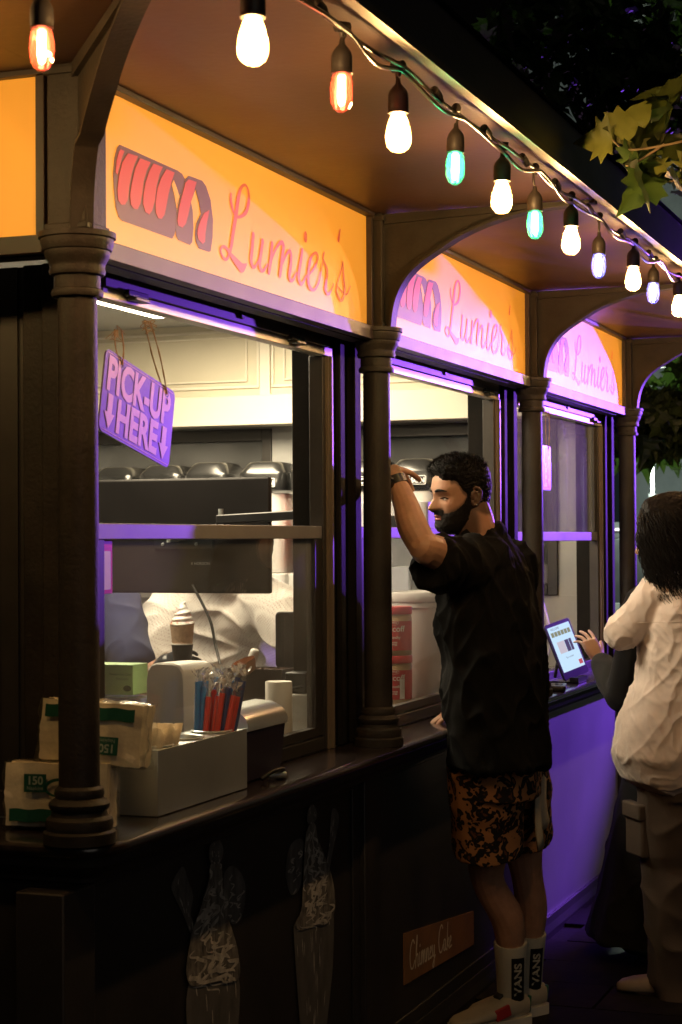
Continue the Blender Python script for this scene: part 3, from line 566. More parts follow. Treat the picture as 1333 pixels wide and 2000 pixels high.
# ---- hanging pick-up signs
def pickup(loc, rx, label, full=True, hooks=((-0.085, 0.155), (0.045, 0.185))):
    T_ = thing('pick_up_sign', label, 'hanging sign', loc, group='pick up signs hanging in the windows')
    T_.rotation_euler = (rx, 0, 0)
    w, h = 0.158, 0.083
    F = lambda d: (lambda a, b: (d, a, b))
    q = MB(); q.prism(plate(F(-0.002), -w, -h, w, h, 0.016), (0.004, 0, 0)); q.build('board', mat('sign_lilac', (0.115, 0.062, 0.15), 0.35, var=0.12, vscale=6), T_)
    lm = mat('sign_peach', (0.76, 0.48, 0.40), 0.4)
    q = MB(); text_into(q, 'PICK-UP', F(0.0028), 0.094, xs=0.82, bold=0.0034); 
    q.v = [(x, y-0.004, z+0.034) for x, y, z in q.v]; q.build('lettering', lm, T_, recalc=False)
    q = MB(); text_into(q, 'HERE', F(0.0028), 0.092, xs=0.86, bold=0.0034); q.v = [(x, y, z-0.040) for x, y, z in q.v]; q.build('lettering', lm, T_, recalc=False)
    for s_ in (-1, 1):
        q = MB(); a = s_*0.122; q.sheet([F(0.0029)(a+x, -0.036+y) for x, y in ((-0.010, 0.034), (0.010, 0.034), (0.010, -0.004), (0.021, -0.004), (0, -0.036), (-0.021, -0.004), (-0.010, -0.004))]); q.build('arrow', lm, T_, recalc=False)
    q = MB()
    for (x, y) in ((-w+0.008, -h+0.008),): q.ribbon([(-w+0.010, -h+0.006), (w-0.010, -h+0.006)], 0.0012, F(0.0026)); q.ribbon([(-w+0.010, h-0.006), (w-0.010, h-0.006)], 0.0012, F(0.0026))
    q.build('border_line', lm, T_, recalc=False)
    jute = mat('jute_string', (0.40, 0.26, 0.14), 0.9, bump=0.5, bscale=300)
    inv = Matrix.Rotation(-rx, 3, 'X')
    for k, (hy, (ty, tz)) in enumerate(zip((-0.088, 0.118), hooks)):
        g = MB(); g.lathe([(0.0045, -0.0032), (0.0075, -0.0032), (0.0075, 0.0032), (0.0045, 0.0032)], n=14, cap=False); g.v = [(z, hy+x, 0.068+y) for x, y, z in g.v]; g.build('grommet', BLACK, T_)
        for j in (-1, 1):
            end = inv @ Vector((0.004*j, ty+0.006*j, tz)); p0 = Vector((0.003*j, hy, 0.068))
            q = MB(); q.tube(cr([p0, (p0*0.5+end*0.5)+Vector((0.002*j, 0.004*j, 0)), end], 6), [0.0017+0.0004*math.sin(i*2.1) for i in range(13)], 6); q.build('string', jute, T_, smooth=60)
        q = MB(); e = inv @ Vector((0, ty, tz))
        for j in range(7): q.tube(cr([e, e+Vector((random.uniform(-.012, .012), random.uniform(-.014, .014), random.uniform(-.02, .006))), e+Vector((random.uniform(-.016, .016), random.uniform(-.02, .02), random.uniform(-.03, .0)))], 4), 0.0009, 5)
        q.build('knot', jute, T_)
pickup((-0.058, 0.356, 1.765), R(-12), 'lilac PICK-UP HERE sign hanging tilted on strings beside the corner column')
pickup((-0.058, 3.64, 1.765), 0.0, 'pick up sign hanging in the tablet window, mostly behind the third column', hooks=((-0.088, 0.215), (0.118, 0.215)))

# ---- red card on the glass (its code left blank)
T_ = thing('red_card', 'red card stuck to the window glass beside the corner column', 'card', (-0.1145, 0.316, 1.450))
F = lambda d: (lambda a, b: (d, a, b))
q = MB(); q.prism(plate(F(0), -0.038, -0.056, 0.033, 0.052), (0.0008, 0, 0)); q.build('card', mat('card_red', (0.62, 0.045, 0.05), 0.4), T_)
q = MB(); q.prism(plate(F(0.0009), -0.031, -0.048, 0.026, 0.030, 0.004), (0.0003, 0, 0)); q.build('blank', mat('card_white', (0.80, 0.72, 0.72), 0.5), T_)

# ---- napkin packs by the corner column
CREAMP = mat('napkin_paper', (0.84, 0.75, 0.56), 0.8, var=0.12, vscale=25, bump=0.3, bscale=120)
GREEN = mat('pack_green', (0.012, 0.085, 0.055), 0.4, var=0.15)
FILM = glass('pack_film', (0.97, 0.97, 0.95), 0.16, 0.05)
def pack(loc, rot, size, label, flip):
    T_ = thing('napkin_pack', label, 'napkin pack', loc, group='wrapped napkin packs'); T_.rotation_euler = rot
    w, d, h = size; rn = random.Random(int(w*1e4)+flip)
    def cushion(off, amp, seed):
        b = bmesh.new(); bmesh.ops.create_cube(b, size=1.0); bmesh.ops.subdivide_edges(b, edges=b.edges, cuts=14, use_grid_fill=True)
        for v in b.verts:
            p = v.co.copy(); e = [abs(c)*2 for c in p]
            v.co = Vector((p.x*(w+off), p.y*(d+off)*(1-0.16*max(0, e[0]-.75)-0.16*max(0, e[2]-.75)), p.z*(h+off)+h/2))
            nz = noise.noise(Vector((p.x*4*w/.2+seed, p.y*3, p.z*4)))*amp + noise.noise(Vector((p.x*14+seed, p.y*6, p.z*13)))*amp*0.5
            v.co += p.normalized()*nz
        me = bpy.data.meshes.new('c'); b.to_mesh(me); b.free(); smooth_mesh(me, 60); return me
    link_mesh('stack', cushion(0.0, 0.004, 3+flip*7), CREAMP, T_)
    link_mesh('film', cushion(0.008, 0.007, 9+flip*5), FILM, T_)
    yf = -d/2-0.0045; s_ = -1 if flip else 1
    FF = lambda a, b_: (a*s_, yf-0.003, h/2+b_*s_)
    for (a0, b0, a1, b1) in (((-w*0.5+0.012, -h*0.32-0.012, w*0.5-0.010, -h*0.32+0.012),) ):
        q = MB()
        nseg = 24
        vs = []
        for k in range(nseg+1):
            a = a0+(a1-a0)*k/nseg; wob = 0.0012*math.sin(k*0.9)
            vs += [FF(a, b0+wob), FF(a, b1+wob)]
        q.add(vs, [(2*k, 2*k+2, 2*k+3, 2*k+1) for k in range(nseg)]); q.build('green_band', GREEN, T_, recalc=False)
    q = MB(); q.sheet([FF(a, b_) for a, b_ in ((-w*0.30, h*0.05), (-w*0.30+0.045, h*0.05), (-w*0.30+0.045, h*0.05+0.034), (-w*0.30, h*0.05+0.034))]); q.build('green_label', GREEN, T_, recalc=False)
    G = lambda a, b_: (lambda p: (p[0], p[1]-0.0008, p[2]))(FF(a-w*0.30+0.0225, b_+h*0.05+0.021))
    lm = mat('pack_ink', (0.30, 0.36, 0.30), 0.5)
    q = MB(); text_into(q, '150', G, 0.022, bold=0.0006); q.build('lettering', lm, T_, recalc=False)
    G2 = lambda a, b_: (lambda p: (p[0], p[1]-0.0008, p[2]))(FF(a-w*0.30+0.0225, b_+h*0.05+0.007))
    q = MB(); text_into(q, 'Napkins', G2, 0.010); q.build('lettering', lm, T_, recalc=False)
    q = MB(); q.ribbon([(0.030*math.cos(t)+w*0.06, 0.016*math.sin(t)+h*0.12) for t in np.linspace(-0.3, 5.2, 14)], [0.002+0.004*math.sin(math.pi*i/13) for i in range(14)], FF); q.build('swirl', GREEN, T_, recalc=False)
pack((-0.112, 0.132, KZ+0.006), (R(-3), 0, R(8)), (0.205, 0.062, 0.120), 'lower cream napkin pack standing upright behind the corner column', 0)
pack((-0.060, 0.168, KZ+0.124), (R(-6), R(3), R(6)), (0.205, 0.066, 0.116), 'upper napkin pack, printed upside down, slumped on the other pack', 1)

# ---- stainless caddy with three cups
CA = thing('steel_caddy', 'stainless steel caddy box with three cup holes on the counter', 'caddy', (-0.048, 0.539, KZ+0.002))
hw, hd, hh = 0.051, 0.222, 0.131
q = MB(); q.box((hw-0.002, -hd, 0), (hw, hd, hh)); q.build('front_panel', STEEL, CA, bevel=0.0008)
q = MB(); q.box((-hw, -hd, 0), (-hw+0.002, hd, hh)); q.build('back_panel', STEEL, CA)
for s_ in (-1, 1): q = MB(); q.box((-hw+0.0021, s_*hd-(0.002 if s_ > 0 else 0), 0), (hw-0.0021, s_*hd+(0.002 if s_ < 0 else 0), hh)); q.build('end_panel', STEEL, CA)
for k in range(3):
    cy = (-1+k)*0.146; r = 0.043; n = 48
    ring = [(r*math.cos(2*math.pi*i/n), cy+r*math.sin(2*math.pi*i/n)) for i in range(n)]
    sq = []
    for i in range(n):
        a = 2*math.pi*i/n; c, s_ = math.cos(a), math.sin(a); t = min((hw-0.0021)/abs(c) if abs(c) > 1e-6 else 9, 0.0730/abs(s_) if abs(s_) > 1e-6 else 9); sq.append((c*t, cy+s_*t))
    q = MB(); q.loft([[(x, y, hh-0.001) for x, y in sq], [(x, y, hh-0.001) for x, y in ring]], cap=False); q.build('top_panel', STEEL, CA, recalc=False)
    q = MB(); q.lathe([(0.0425, 0.0), (0.0455, 0.0005), (0.0465, 0.003), (0.044, 0.0045), (0.0415, 0.003), (0.0405, -0.004), (0.038, -0.105), (0.001, -0.107)], (0, cy, hh), 36, cap=False); q.build('cup', STEEL, CA, smooth=40)
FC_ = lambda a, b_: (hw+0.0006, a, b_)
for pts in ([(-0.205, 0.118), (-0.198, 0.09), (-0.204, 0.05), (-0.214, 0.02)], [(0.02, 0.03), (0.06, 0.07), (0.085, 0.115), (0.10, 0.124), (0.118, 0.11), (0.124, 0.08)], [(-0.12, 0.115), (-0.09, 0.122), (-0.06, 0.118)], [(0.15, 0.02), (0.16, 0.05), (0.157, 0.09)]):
    q = MB(); q.ribbon(pts, [0.0003]+[0.0012]*(len(pts)-2)+[0.0003], FC_, 6); q.build('film_glint', mat('film_glint', (0.75, 0.73, 0.68), 0.2, spec=0.8), CA, recalc=False)  # pale ribbons painting glints along creases of the protective film
# ---- straws in wrappers
SB = mat('straw_blue', (0.01, 0.24, 0.80), 0.3, coat=0.3); SN = mat('straw_navy', (0.012, 0.045, 0.24), 0.3, coat=0.3); SR = mat('straw_red', (0.80, 0.045, 0.025), 0.3, coat=0.3); SG = mat('straw_green', (0.45, 0.62, 0.42), 0.3)
WRAP = glass('straw_wrapper', (0.97, 0.97, 0.96), 0.14, 0.12, dirt=0.12, dscale=60)
WTIP = glass('wrapper_tip', (0.95, 0.95, 0.95), 0.25, 0.08, dirt=0.7, dscale=40)
rn = random.Random(11)
sp = [(-0.030, -0.026, SB), (-0.022, -0.020, SB), (-0.012, -0.030, SR), (0.000, -0.022, SR), (0.010, -0.028, SR), (0.004, -0.006, SN), (0.016, -0.010, SN), (0.024, -0.018, SR), (0.026, 0.000, SR), (0.022, 0.016, SN), (0.012, 0.024, SB), (-0.004, 0.026, SR), (-0.018, 0.020, SB), (-0.028, 0.006, SB), (-0.014, 0.002, SR), (0.0, 0.012, SG), (0.030, 0.010, SN), (-0.030, -0.010, SB)]
for k, (dx, dy, m_) in enumerate(sp):
    col = {SB: 'bright blue', SN: 'navy blue', SR: 'red', SG: 'pale green'}[m_]
    base = Vector((-0.048+dx*0.9, 0.685+dy*0.9, KZ+0.034)); top = Vector((-0.048+dx*1.45+0.010, 0.685+dy*1.2+0.035+rn.uniform(-.006, .006), KZ+0.238+rn.uniform(-.012, .012)-0.03*(m_ is SR)))
    T_ = thing('straw', 'thick %s straws in clear wrappers standing in the steel caddy' % col if m_ is not SG else 'single pale green straw among the red and blue ones', 'straw', base, group='wrapped straws in the steel caddy')
    q = MB(); q.tube([(0, 0, 0), top-base], 0.0066, 12); q.build('tube', m_, T_, smooth=50)
    q = MB(); d_ = (top-base).normalized(); e = top-base
    pts = [d_*0.02, e*0.6, e, e+d_*0.006, e+d_*0.014+Vector((rn.uniform(-.004, .004), rn.uniform(-.004, .004), 0)), e+d_*rn.uniform(.022, .032)+Vector((rn.uniform(-.009, .009), rn.uniform(-.009, .009), 0))]
    q.tube(pts, [0.0072, 0.0075, 0.0075, 0.006, 0.003, 0.0095], 7, caps=False); q.build('wrapper', WRAP, T_, smooth=30)
    q = MB(); c_ = e+d_*0.012
    for j in range(3):
        a = rn.uniform(0, 6.3); vs = []
        for i in range(4):
            r_ = 0.004+0.0045*i; vs += [c_+Vector((r_*math.cos(a+s2*.35+.2*i)+rn.uniform(-.002, .002), r_*math.sin(a+s2*.35+.2*i)+rn.uniform(-.002, .002), 0.006*i+rn.uniform(-.003, .003))) for s2 in (-1, 0, 1)]
        q.add(vs, [(3*i+m2, 3*i+m2+1, 3*i+m2+4, 3*i+m2+3) for i in range(3) for m2 in (0, 1)])
    q.build('wrapper_end', WTIP, T_, recalc=False)
# ---- folded napkins in the left cup
NP = thing('napkin_stack', 'fan of folded cream napkins standing in the left cup of the caddy', 'napkins', (-0.050, 0.402, KZ+0.075))
for k in range(13):
    t = k/12-0.5; q = MB(); vs = []
    for i in range(7):
        u = i/6-0.5
        for j in range(5):
            v = j/4; fan = 1+0.45*v
            vs.append((u*0.062*fan, t*0.058*fan+0.010*math.cos(u*7+k*0.25)*v-0.003, v*0.092+0.008*math.sin(u*5+k)*v+0.010*(0.5-abs(t))))
    q.add(vs, [(i*5+j, i*5+j+1, (i+1)*5+j+1, (i+1)*5+j) for i in range(6) for j in range(4)])
    o = q.build('napkin', CREAMP, NP, smooth=80); md = o.modifiers.new('t', 'SOLIDIFY'); md.thickness = 0.0022
# ---- countertop bin with steel lid
BN = thing('counter_bin', 'dark countertop box with a curved brushed steel lid beside the caddy', 'box', (-0.060, 0.925, KZ+0.002))
q = MB(); q.prism([(-0.034, -0.115, 0), (0.030, -0.115, 0), (0.044, -0.115, 0.118), (-0.036, -0.115, 0.118)], (0, 0.225, 0)); q.build('body', mat('bin_black', (0.020, 0.015, 0.028), 0.3, var=0.2), BN, bevel=0.004)
prof = [(0.047, 0.1185), (0.047, 0.132), (0.040, 0.148), (0.026, 0.160), (0.006, 0.168), (-0.036, 0.171), (-0.036, 0.1185)]
q = MB(); q.prism([(x, -0.119, z) for x, z in prof], (0, 0.233, 0)); q.build('lid', STEEL, BN, smooth=50)
CL = thing('spring_clip', 'small shiny black clip lying on the counter past the steel caddy', 'clip', (0.006, 0.905, KZ+0.002))
q = MB(); q.tube(cr([(-0.01, -0.045, 0.006), (0.004, -0.02, 0.020), (0.012, 0.02, 0.022), (0.0, 0.06, 0.010), (-0.02, 0.075, 0.008)], 6), [0.005]*12+[0.0065]*13, 10); q.build('arm', BLACK, CL, smooth=50)
q = MB(); q.tube([(-0.012, 0.0, 0.009), (0.018, 0.03, 0.009)], 0.008, 12); q.build('spring', STEEL, CL, smooth=50)

# ---- behind the glass of the near window
GB = thing('glove_box', 'green box of disposable gloves behind the glass by the corner column', 'box', (-0.440, 1.03, 1.128))
q = MB(); q.box((-0.075, -0.04, 0), (0.045, 0.04, 0.073)); q.build('carton', mat('glove_green', (0.30, 0.50, 0.20), 0.55, var=0.1), GB, bevel=0.001)
dk = mat('print_dark', (0.04, 0.09, 0.04), 0.5); FG = lambda ox, oz: (lambda a, b_: (a+ox, -0.0408, b_+oz))
q = MB(); text_into(q, 'Powder-Free Clear', FG(0.012, 0.050), 0.0095, xs=0.8); q.build('lettering', dk, GB, recalc=False)
q = MB(); text_into(q, 'Vinyl Gloves', FG(0.016, 0.039), 0.008, xs=0.8); q.build('lettering', dk, GB, recalc=False)
q = MB(); text_into(q, 'SALE', FG(-0.048, 0.018), 0.026, xs=0.7); q.build('lettering', mat('print_pale', (0.62, 0.68, 0.55), 0.5), GB, recalc=False)
q = MB(); q.sheet([(0.030+0.011*math.cos(t), -0.0409, 0.016+0.0075*math.sin(t)) for t in np.linspace(0, 6.0, 16)]); q.build('seal', dk, GB, recalc=False)
T_ = thing('plastic_tub', 'clear blue plastic tub under the green glove box', 'tub', (-0.430, 1.02, 0.947))
q = MB(); rbox(q, (0, 0, 0.088), (0.13, 0.10, 0.176), 0.02); q.build('tub', glass('tub_plastic', (0.45, 0.55, 0.75), 0.1, 0.1, dirt=0.25), T_, smooth=50)
WD = thing('white_dispenser', 'white rounded plastic dispenser block standing behind the steel caddy', 'dispenser', (-0.262, 0.98, 0.947), rz=R(-14))
q = MB(); ring = []
prof = [(-0.052, 0.0), (0.052, 0.0), (0.060, 0.10), (0.058, 0.225), (0.054, 0.245), (0.043, 0.257), (0.025, 0.262), (-0.025, 0.262), (-0.043, 0.257), (-0.054, 0.245), (-0.058, 0.225), (-0.060, 0.10)]
q.loft([[(x*s_, y, 0.003+(z)*(1 if s_ == 1 else 0.985)) for x, z in prof] for y, s_ in ((-0.060, 0.95), (-0.056, 1), (0.056, 1), (0.060, 0.95))]); q.build('shell', WHITEP, WD, smooth=40)
TB = thing('topping_box', 'dark box of chocolate flakes with a white scoop behind the glass', 'box', (-0.375, 1.72, 0.947))
q = MB(); q.box((-0.090, -0.05, 0), (0.090, -0.046, 0.198)); q.box((-0.090, 0.046, 0), (0.090, 0.05, 0.198)); q.box((-0.090, -0.0459, 0), (-0.086, 0.0459, 0.198)); q.box((0.086, -0.0459, 0), (0.090, 0.0459, 0.198)); q.build('tray', mat('tray_brown', (0.05, 0.035, 0.03), 0.3, coat=0.3), TB)
b = bmesh.new(); bmesh.ops.create_grid(b, x_segments=40, y_segments=24, size=0.5)
for v in b.verts: v.co = Vector((v.co.x*0.17, v.co.y*0.09, 0.192+0.010*noise.noise(v.co*14)+0.006*noise.noise(v.co*40)))
me = bpy.data.meshes.new('flakes'); b.to_mesh(me); b.free(); link_mesh('flakes', me, mat('chocolate', (0.07, 0.03, 0.016), 0.6, var=0.4, vscale=90), TB)
q = MB(); q.tube(cr([(-0.03, 0, 0.185), (-0.022, 0, 0.22), (-0.010, 0, 0.250)], 5), [0.011, 0.011, 0.011, 0.0115, 0.012, 0.0125, 0.013, 0.0135, 0.0135, 0.012, 0.007], 14); q.build('scoop_handle', WHITEP, TB, smooth=60)
q = MB(); q.lathe([(0.001, -0.03), (0.026, -0.02), (0.034, 0.004), (0.0345, 0.012)], (0.045, 0, 0.215), 20, cap=False); o = q.build('scoop_bowl', mat('wood_scoop', (0.40, 0.20, 0.11), 0.5), TB, smooth=60); o.rotation_euler = (0.3, -0.3, 0)
RR = thing('paper_roll', 'white receipt paper roll standing behind the glass', 'paper roll', (-0.168, 1.36, 0.947))
q = MB(); q.lathe([(0.010, 0.0), (0.034, 0.0), (0.0345, 0.002), (0.0345, 0.190), (0.0335, 0.192), (0.010, 0.192)], n=32); q.build('roll', mat('paper_white', (0.78, 0.73, 0.66), 0.7), RR, smooth=40)
PS = thing('payment_screen', 'black back of a small payment screen on the inner counter', 'screen', (-0.345, 1.98, 0.947), rz=R(6))
q = MB(); rbox(q, (0, 0, 0), (0.170, 0.165, 0.012), 0.014); q.v = [(x, z, 0.262+y) for x, y, z in q.v]; q.build('screen', BLACK, PS, smooth=40)
q = MB(); q.prism([(-0.05, 0.0, 0), (0.05, 0.0, 0), (0.035, 0.0, 0.19), (-0.035, 0.0, 0.19)], (0, 0.02, 0)); q.build('stand', BLACK, PS)
T_ = thing('terminal', 'small black card terminal with cords at the right of the near window', 'terminal', (-0.175, 1.52, 0.947))
q = MB(); q.box((-0.03, -0.03, 0.15), (0.03, 0.03, 0.205)); q.build('body', BLACK, T_, bevel=0.004)
q = MB(); q.box((-0.045, -0.04, 0.0), (0.045, 0.04, 0.1495)); q.build('stand', mat('grey_plastic', (0.4, 0.39, 0.37), 0.4), T_, bevel=0.004)
q = MB(); q.tube(cr([(0.02, -0.03, 0.17), (-0.03, -0.08, 0.15), (-0.06, -0.10, 0.09), (0.01, -0.10, 0.05), (0.03, -0.07, 0.012)], 8), 0.004, 8); q.build('cord', RUBBER, T_, smooth=60)
T_ = thing('small_bowl', 'small white bowl on the steel worktop by the paper roll', 'bowl', (-0.20, 1.47, 0.946))
q = MB(); q.lathe([(0.018, 0.0), (0.034, 0.012), (0.042, 0.030), (0.040, 0.030), (0.032, 0.014), (0.002, 0.006)], n=28, cap=False); q.build('bowl', WHITEP, T_, smooth=50)
T_ = thing('bottle_cap_cup', 'short white cup in front of the paper roll', 'cup', (-0.166, 1.22, 0.946))
q = MB(); q.lathe([(0.020, 0), (0.026, 0.085), (0.0275, 0.087), (0.024, 0.087), (0.018, 0.004), (0.001, 0.004)], n=28, cap=False); q.build('cup', WHITEP, T_, smooth=50)

# ---- monitor on an arm
MO = thing('monitor', 'back of a black monitor on a swing arm inside the near window', 'monitor', (-0.775, 2.08, 1.525), rz=R(-2))
q = MB(); q.prism([(-0.315, 0, -0.185), (0.287, 0, -0.185), (0.287, 0, 0.165), (-0.310, 0, 0.165)], (0, 0.022, 0)); q.build('shell', mat('monitor_black', (0.006, 0.005, 0.005), 0.5, var=0.3, vscale=3, spec=0.2), MO, bevel=0.007)
q = MB(); q.box((-0.10, -0.006, -0.05), (0.10, -0.0005, 0.02)); q.build('mount_plate', BLACK, MO, bevel=0.002)
for (x, z) in ((-0.070, 0.006), (0.045, 0.006), (-0.07, -0.036), (0.045, -0.036)):
    q = MB(); q.lathe([(0.0055, 0), (0.0045, 0.004), (0.001, 0.005)], n=12); q.v = [(x+a, -0.0062-c, z+b_) for a, b_, c in q.v]; q.build('screw', STEEL, MO, smooth=50)
q = MB(); q.obox((0.055, -0.03, -0.010), (0.185, 0.022, 0.026), (0, R(-7), R(-4))); q.build('lower_arm', BLACK, MO, bevel=0.004)
q = MB(); q.obox((0.30, -0.03, 0.045), (0.34, 0.024, 0.028), (0, R(-2.5), R(2))); q.build('upper_arm', BLACK, MO, bevel=0.004)
for (x, z0, z1) in ((-0.035, -0.03, 0.012), (0.14, -0.01, 0.07)):
    q = MB(); q.cyl((x, -0.03, z0), (x, -0.03, z1), 0.008); q.build('pivot', STEEL, MO, smooth=40)
q = MB(); text_into(q, 'X HORISON', lambda a, b_: (a+0.055, -0.0006, b_-0.095), 0.012); q.build('lettering', mat('grey_ink', (0.3, 0.3, 0.32), 0.4), MO, recalc=False)
q = MB(); q.tube(cr([(0.03, -0.005, -0.16), (0.10, -0.03, -0.26), (0.13, -0.05, -0.34), (0.18, -0.10, -0.42), (0.25, -0.15, -0.50), (0.30, -0.15, -0.565)], 8), 0.0045, 8); q.build('cord', RUBBER, MO, smooth=60)
T_ = thing('arm_post', 'black metal post that carries the monitor arm', 'post', (-0.325, 2.07, 0.946)); q = MB(); q.cyl((0, 0, 0), (0, 0, 0.70), 0.016); q.build('pole', BLACK, T_, smooth=40); q = MB(); q.lathe([(0.05, 0), (0.05, 0.008), (0.02, 0.012)], n=24); q.build('foot', BLACK, T_, smooth=40)

# ---- row of frozen drink machines along the far end
CONT = [mat('cookie_crumbs', (0.06, 0.035, 0.03), 0.8, var=0.6, vscale=60, bump=1.0, bscale=80), mat('milk_white', (0.80, 0.78, 0.75), 0.4), mat('strawberry', (0.75, 0.20, 0.12), 0.4), MAT['milk_white'] if 'milk_white' in MAT else None]
HOP = glass('hopper_plastic', (0.95, 0.95, 0.95), 0.10, 0.06)
LIDM = mat('machine_lid', (0.014, 0.014, 0.014), 0.22, coat=0.5, var=0.3, vscale=6)
for k, (x, cm, dz) in enumerate(((-2.19, 0, -0.004), (-1.965, 1, 0.0), (-1.735, 1, 0.008), (-1.475, 1, 0.006), (-1.245, 2, 0.010), (-1.010, 1, 0.004), (-0.780, 1, 0.004))):
    lab = ['leftmost frozen drink machine, filled with dark crumbs', 'second frozen drink machine from the left, behind the monitor', 'third frozen drink machine from the left, behind the monitor', 'fourth frozen drink machine from the left, behind the monitor', 'frozen drink machine with red filling at the right of the near window', 'frozen drink machine hidden behind the second column', 'frozen drink machine seen between the man\'s hand and head'][k]
    T_ = thing('drink_machine', lab, 'drink machine', (x, 4.46, 1.286), rz=R(random.uniform(-6, 6)), group='frozen drink machines along the end wall')
    q = MB(); rbox(q, (0, 0, 0.035), (0.21, 0.34, 0.07), 0.02); q.build('base', mat('machine_white', (0.75, 0.74, 0.72), 0.3), T_, smooth=45)
    q = MB(); rbox(q, (0, -0.02, 0.245), (0.185, 0.26, 0.345), 0.05, n=6); q.build('filling', CONT[cm], T_, smooth=50)
    q = MB(); rbox(q, (0, -0.02, 0.25), (0.196, 0.272, 0.356), 0.055, n=6); q.build('hopper', HOP, T_, smooth=50)
    q = MB(); sec = [(0.430, 0.206, 0.29), (0.500, 0.210, 0.30), (0.512, 0.200, 0.285), (0.535+dz, 0.165, 0.24), (0.546+dz, 0.145, 0.22), (0.549+dz, 0.12, 0.20)]
    rings = []
    for z, w_, d_ in sec:
        qq = MB(); ring = []
        for (sx, sy, a0) in ((1, 1, 0), (-1, 1, 90), (-1, -1, 180), (1, -1, 270)):
            for i in range(6): a = R(a0+18*i); ring.append((sx*(w_/2-0.04)+0.04*math.cos(a), -0.02+sy*(d_/2-0.04)+0.04*math.sin(a), z))
        rings.append(ring)
    q.loft(rings); q.build('lid', LIDM, T_, smooth=50)
    FB = lambda a, b_: (a, -0.1712, 0.462+b_)
    q = MB(); q.sheet(plate(FB, -0.066, -0.019, 0.066, 0.019, 0.006)); q.build('badge', mat('badge_white', (0.85, 0.85, 0.85), 0.4), T_, recalc=False)
    FB = lambda a, b_: (a, -0.1716, 0.462+b_)
    q = MB(); q.sheet(plate(FB, -0.063, -0.016, 0.063, 0.016, 0.005)); q.build('badge_field', BLACK, T_, recalc=False)
    FB = lambda a, b_: (a, -0.1720, 0.460+b_)
    q = MB(); text_into(q, 'NARSON', FB, 0.030, bold=0.0012, xs=1.0); q.build('lettering', MAT['badge_white'], T_, recalc=False)
    q = MB(); q.cyl((0, -0.19, 0.02), (0, -0.19, 0.12), 0.014, 0.020, 14); q.build('tap', BLACK, T_, smooth=50)

# ---- behind the second window: tubs, bucket, milkshake mixer
BR = mat('spread_red', (0.55, 0.025, 0.03), 0.35, var=0.08); TAN = mat('spread_tan', (0.42, 0.26, 0.12), 0.4, var=0.1); BW = mat('label_white', (0.82, 0.74, 0.68), 0.5)
def tub(z0, label, crunchy):
    T_ = thing('spread_tub', label, 'tub', (-0.208, 2.40, z0), rz=R(-10), group='biscuit spread tubs stacked behind the second window')
    r, h = 0.052, 0.150
    q = MB(); q.lathe([(r*0.94, 0), (r, 0.004), (r, h-0.032), (r*0.97, h-0.030), (r*0.97, h-0.024), (0.002, h-0.024)], n=40); q.build('jar', TAN, T_, smooth=40)
    q = MB(); q.lathe([(r+0.0006, 0.016), (r+0.0006, h-0.044)], n=40, cap=False); q.build('wrap_label', BR, T_, smooth=40)
    q = MB(); q.lathe([(r*1.02, h-0.0235), (r*1.03, h-0.022), (r*1.03, h-0.003), (r*1.0, h), (0.002, h)], n=40, cap=False); q.build('lid', BR, T_, smooth=40)
    def FT(z): return lambda a, b_: ((r+0.0014)*math.sin(a/r+0.42), -(r+0.0014)*math.cos(a/r+0.42), z+b_)
    for s_, z, sz in (('Biscoff', 0.082, 0.026), ('LOTUS', 0.101, 0.007), ('Crunchy' if crunchy else 'Smooth', 0.056, 0.012), ('COOKIE', 0.040, 0.006), ('BUTTER', 0.033, 0.006)):
        q = MB(); text_into(q, s_, FT(z), sz, bold=0.0003); q.build('lettering', BW, T_, recalc=False)
    q = MB(); q.ribbon([(0.016*math.cos(t), 0.007*math.sin(t)) for t in np.linspace(0, 6.28, 14)], 0.0009, FT(0.101)); q.build('logo_ring', BW, T_, recalc=False)
    if not crunchy:
        q = MB(); G = FT(0.05); q.sheet([G(a, b_) for a, b_ in ((0.018, -0.032), (0.026, -0.032), (0.034, -0.032), (0.034, 0.03), (0.026, 0.03), (0.018, 0.03))]); q.build('info_panel', BW, T_, recalc=False)
tub(0.992, 'lower red and tan biscuit spread tub behind the second window', False)
tub(1.1425, 'upper Biscoff spread tub stacked on another behind the second window', True)
T_ = thing('tub_tray', 'low clear tray under the stacked spread tubs', 'tray', (-0.208, 2.40, 0.9455)); q = MB(); rbox(q, (0, 0, 0.023), (0.12, 0.14, 0.045), 0.012); q.build('tray', GREYW, T_, smooth=45)
T_ = thing('white_bucket', 'white plastic bucket with a lid behind the spread tubs', 'bucket', (-0.235, 2.66, 0.9455))
q = MB(); q.lathe([(0.098, 0), (0.102, 0.006), (0.110, 0.335), (0.115, 0.337), (0.115, 0.352), (0.112, 0.354)], n=44); q.build('pail', mat('bucket_white', (0.72, 0.69, 0.67), 0.42), T_, smooth=40)
q = MB(); q.lathe([(0.117, 0.3535), (0.119, 0.356), (0.119, 0.380), (0.115, 0.386), (0.100, 0.386), (0.098, 0.380), (0.002, 0.380)], n=44); q.build('lid', MAT['bucket_white'], T_, smooth=40)
T_ = thing('shake_mixer', 'silver milkshake mixer behind the man\'s raised elbow', 'mixer', (-0.36, 3.05, 0.9455))
q = MB(); rbox(q, (0, 0, 0.02), (0.16, 0.20, 0.04), 0.02); q.build('base', STEEL, T_, smooth=40)
q = MB(); rbox(q, (0, 0.06, 0.26), (0.07, 0.06, 0.44), 0.02); q.build('column_body', STEEL, T_, smooth=40)
q = MB(); rbox(q, (0, 0.0, 0.52), (0.13, 0.20, 0.12), 0.045, n=7); q.build('head', STEEL, T_, smooth=40)
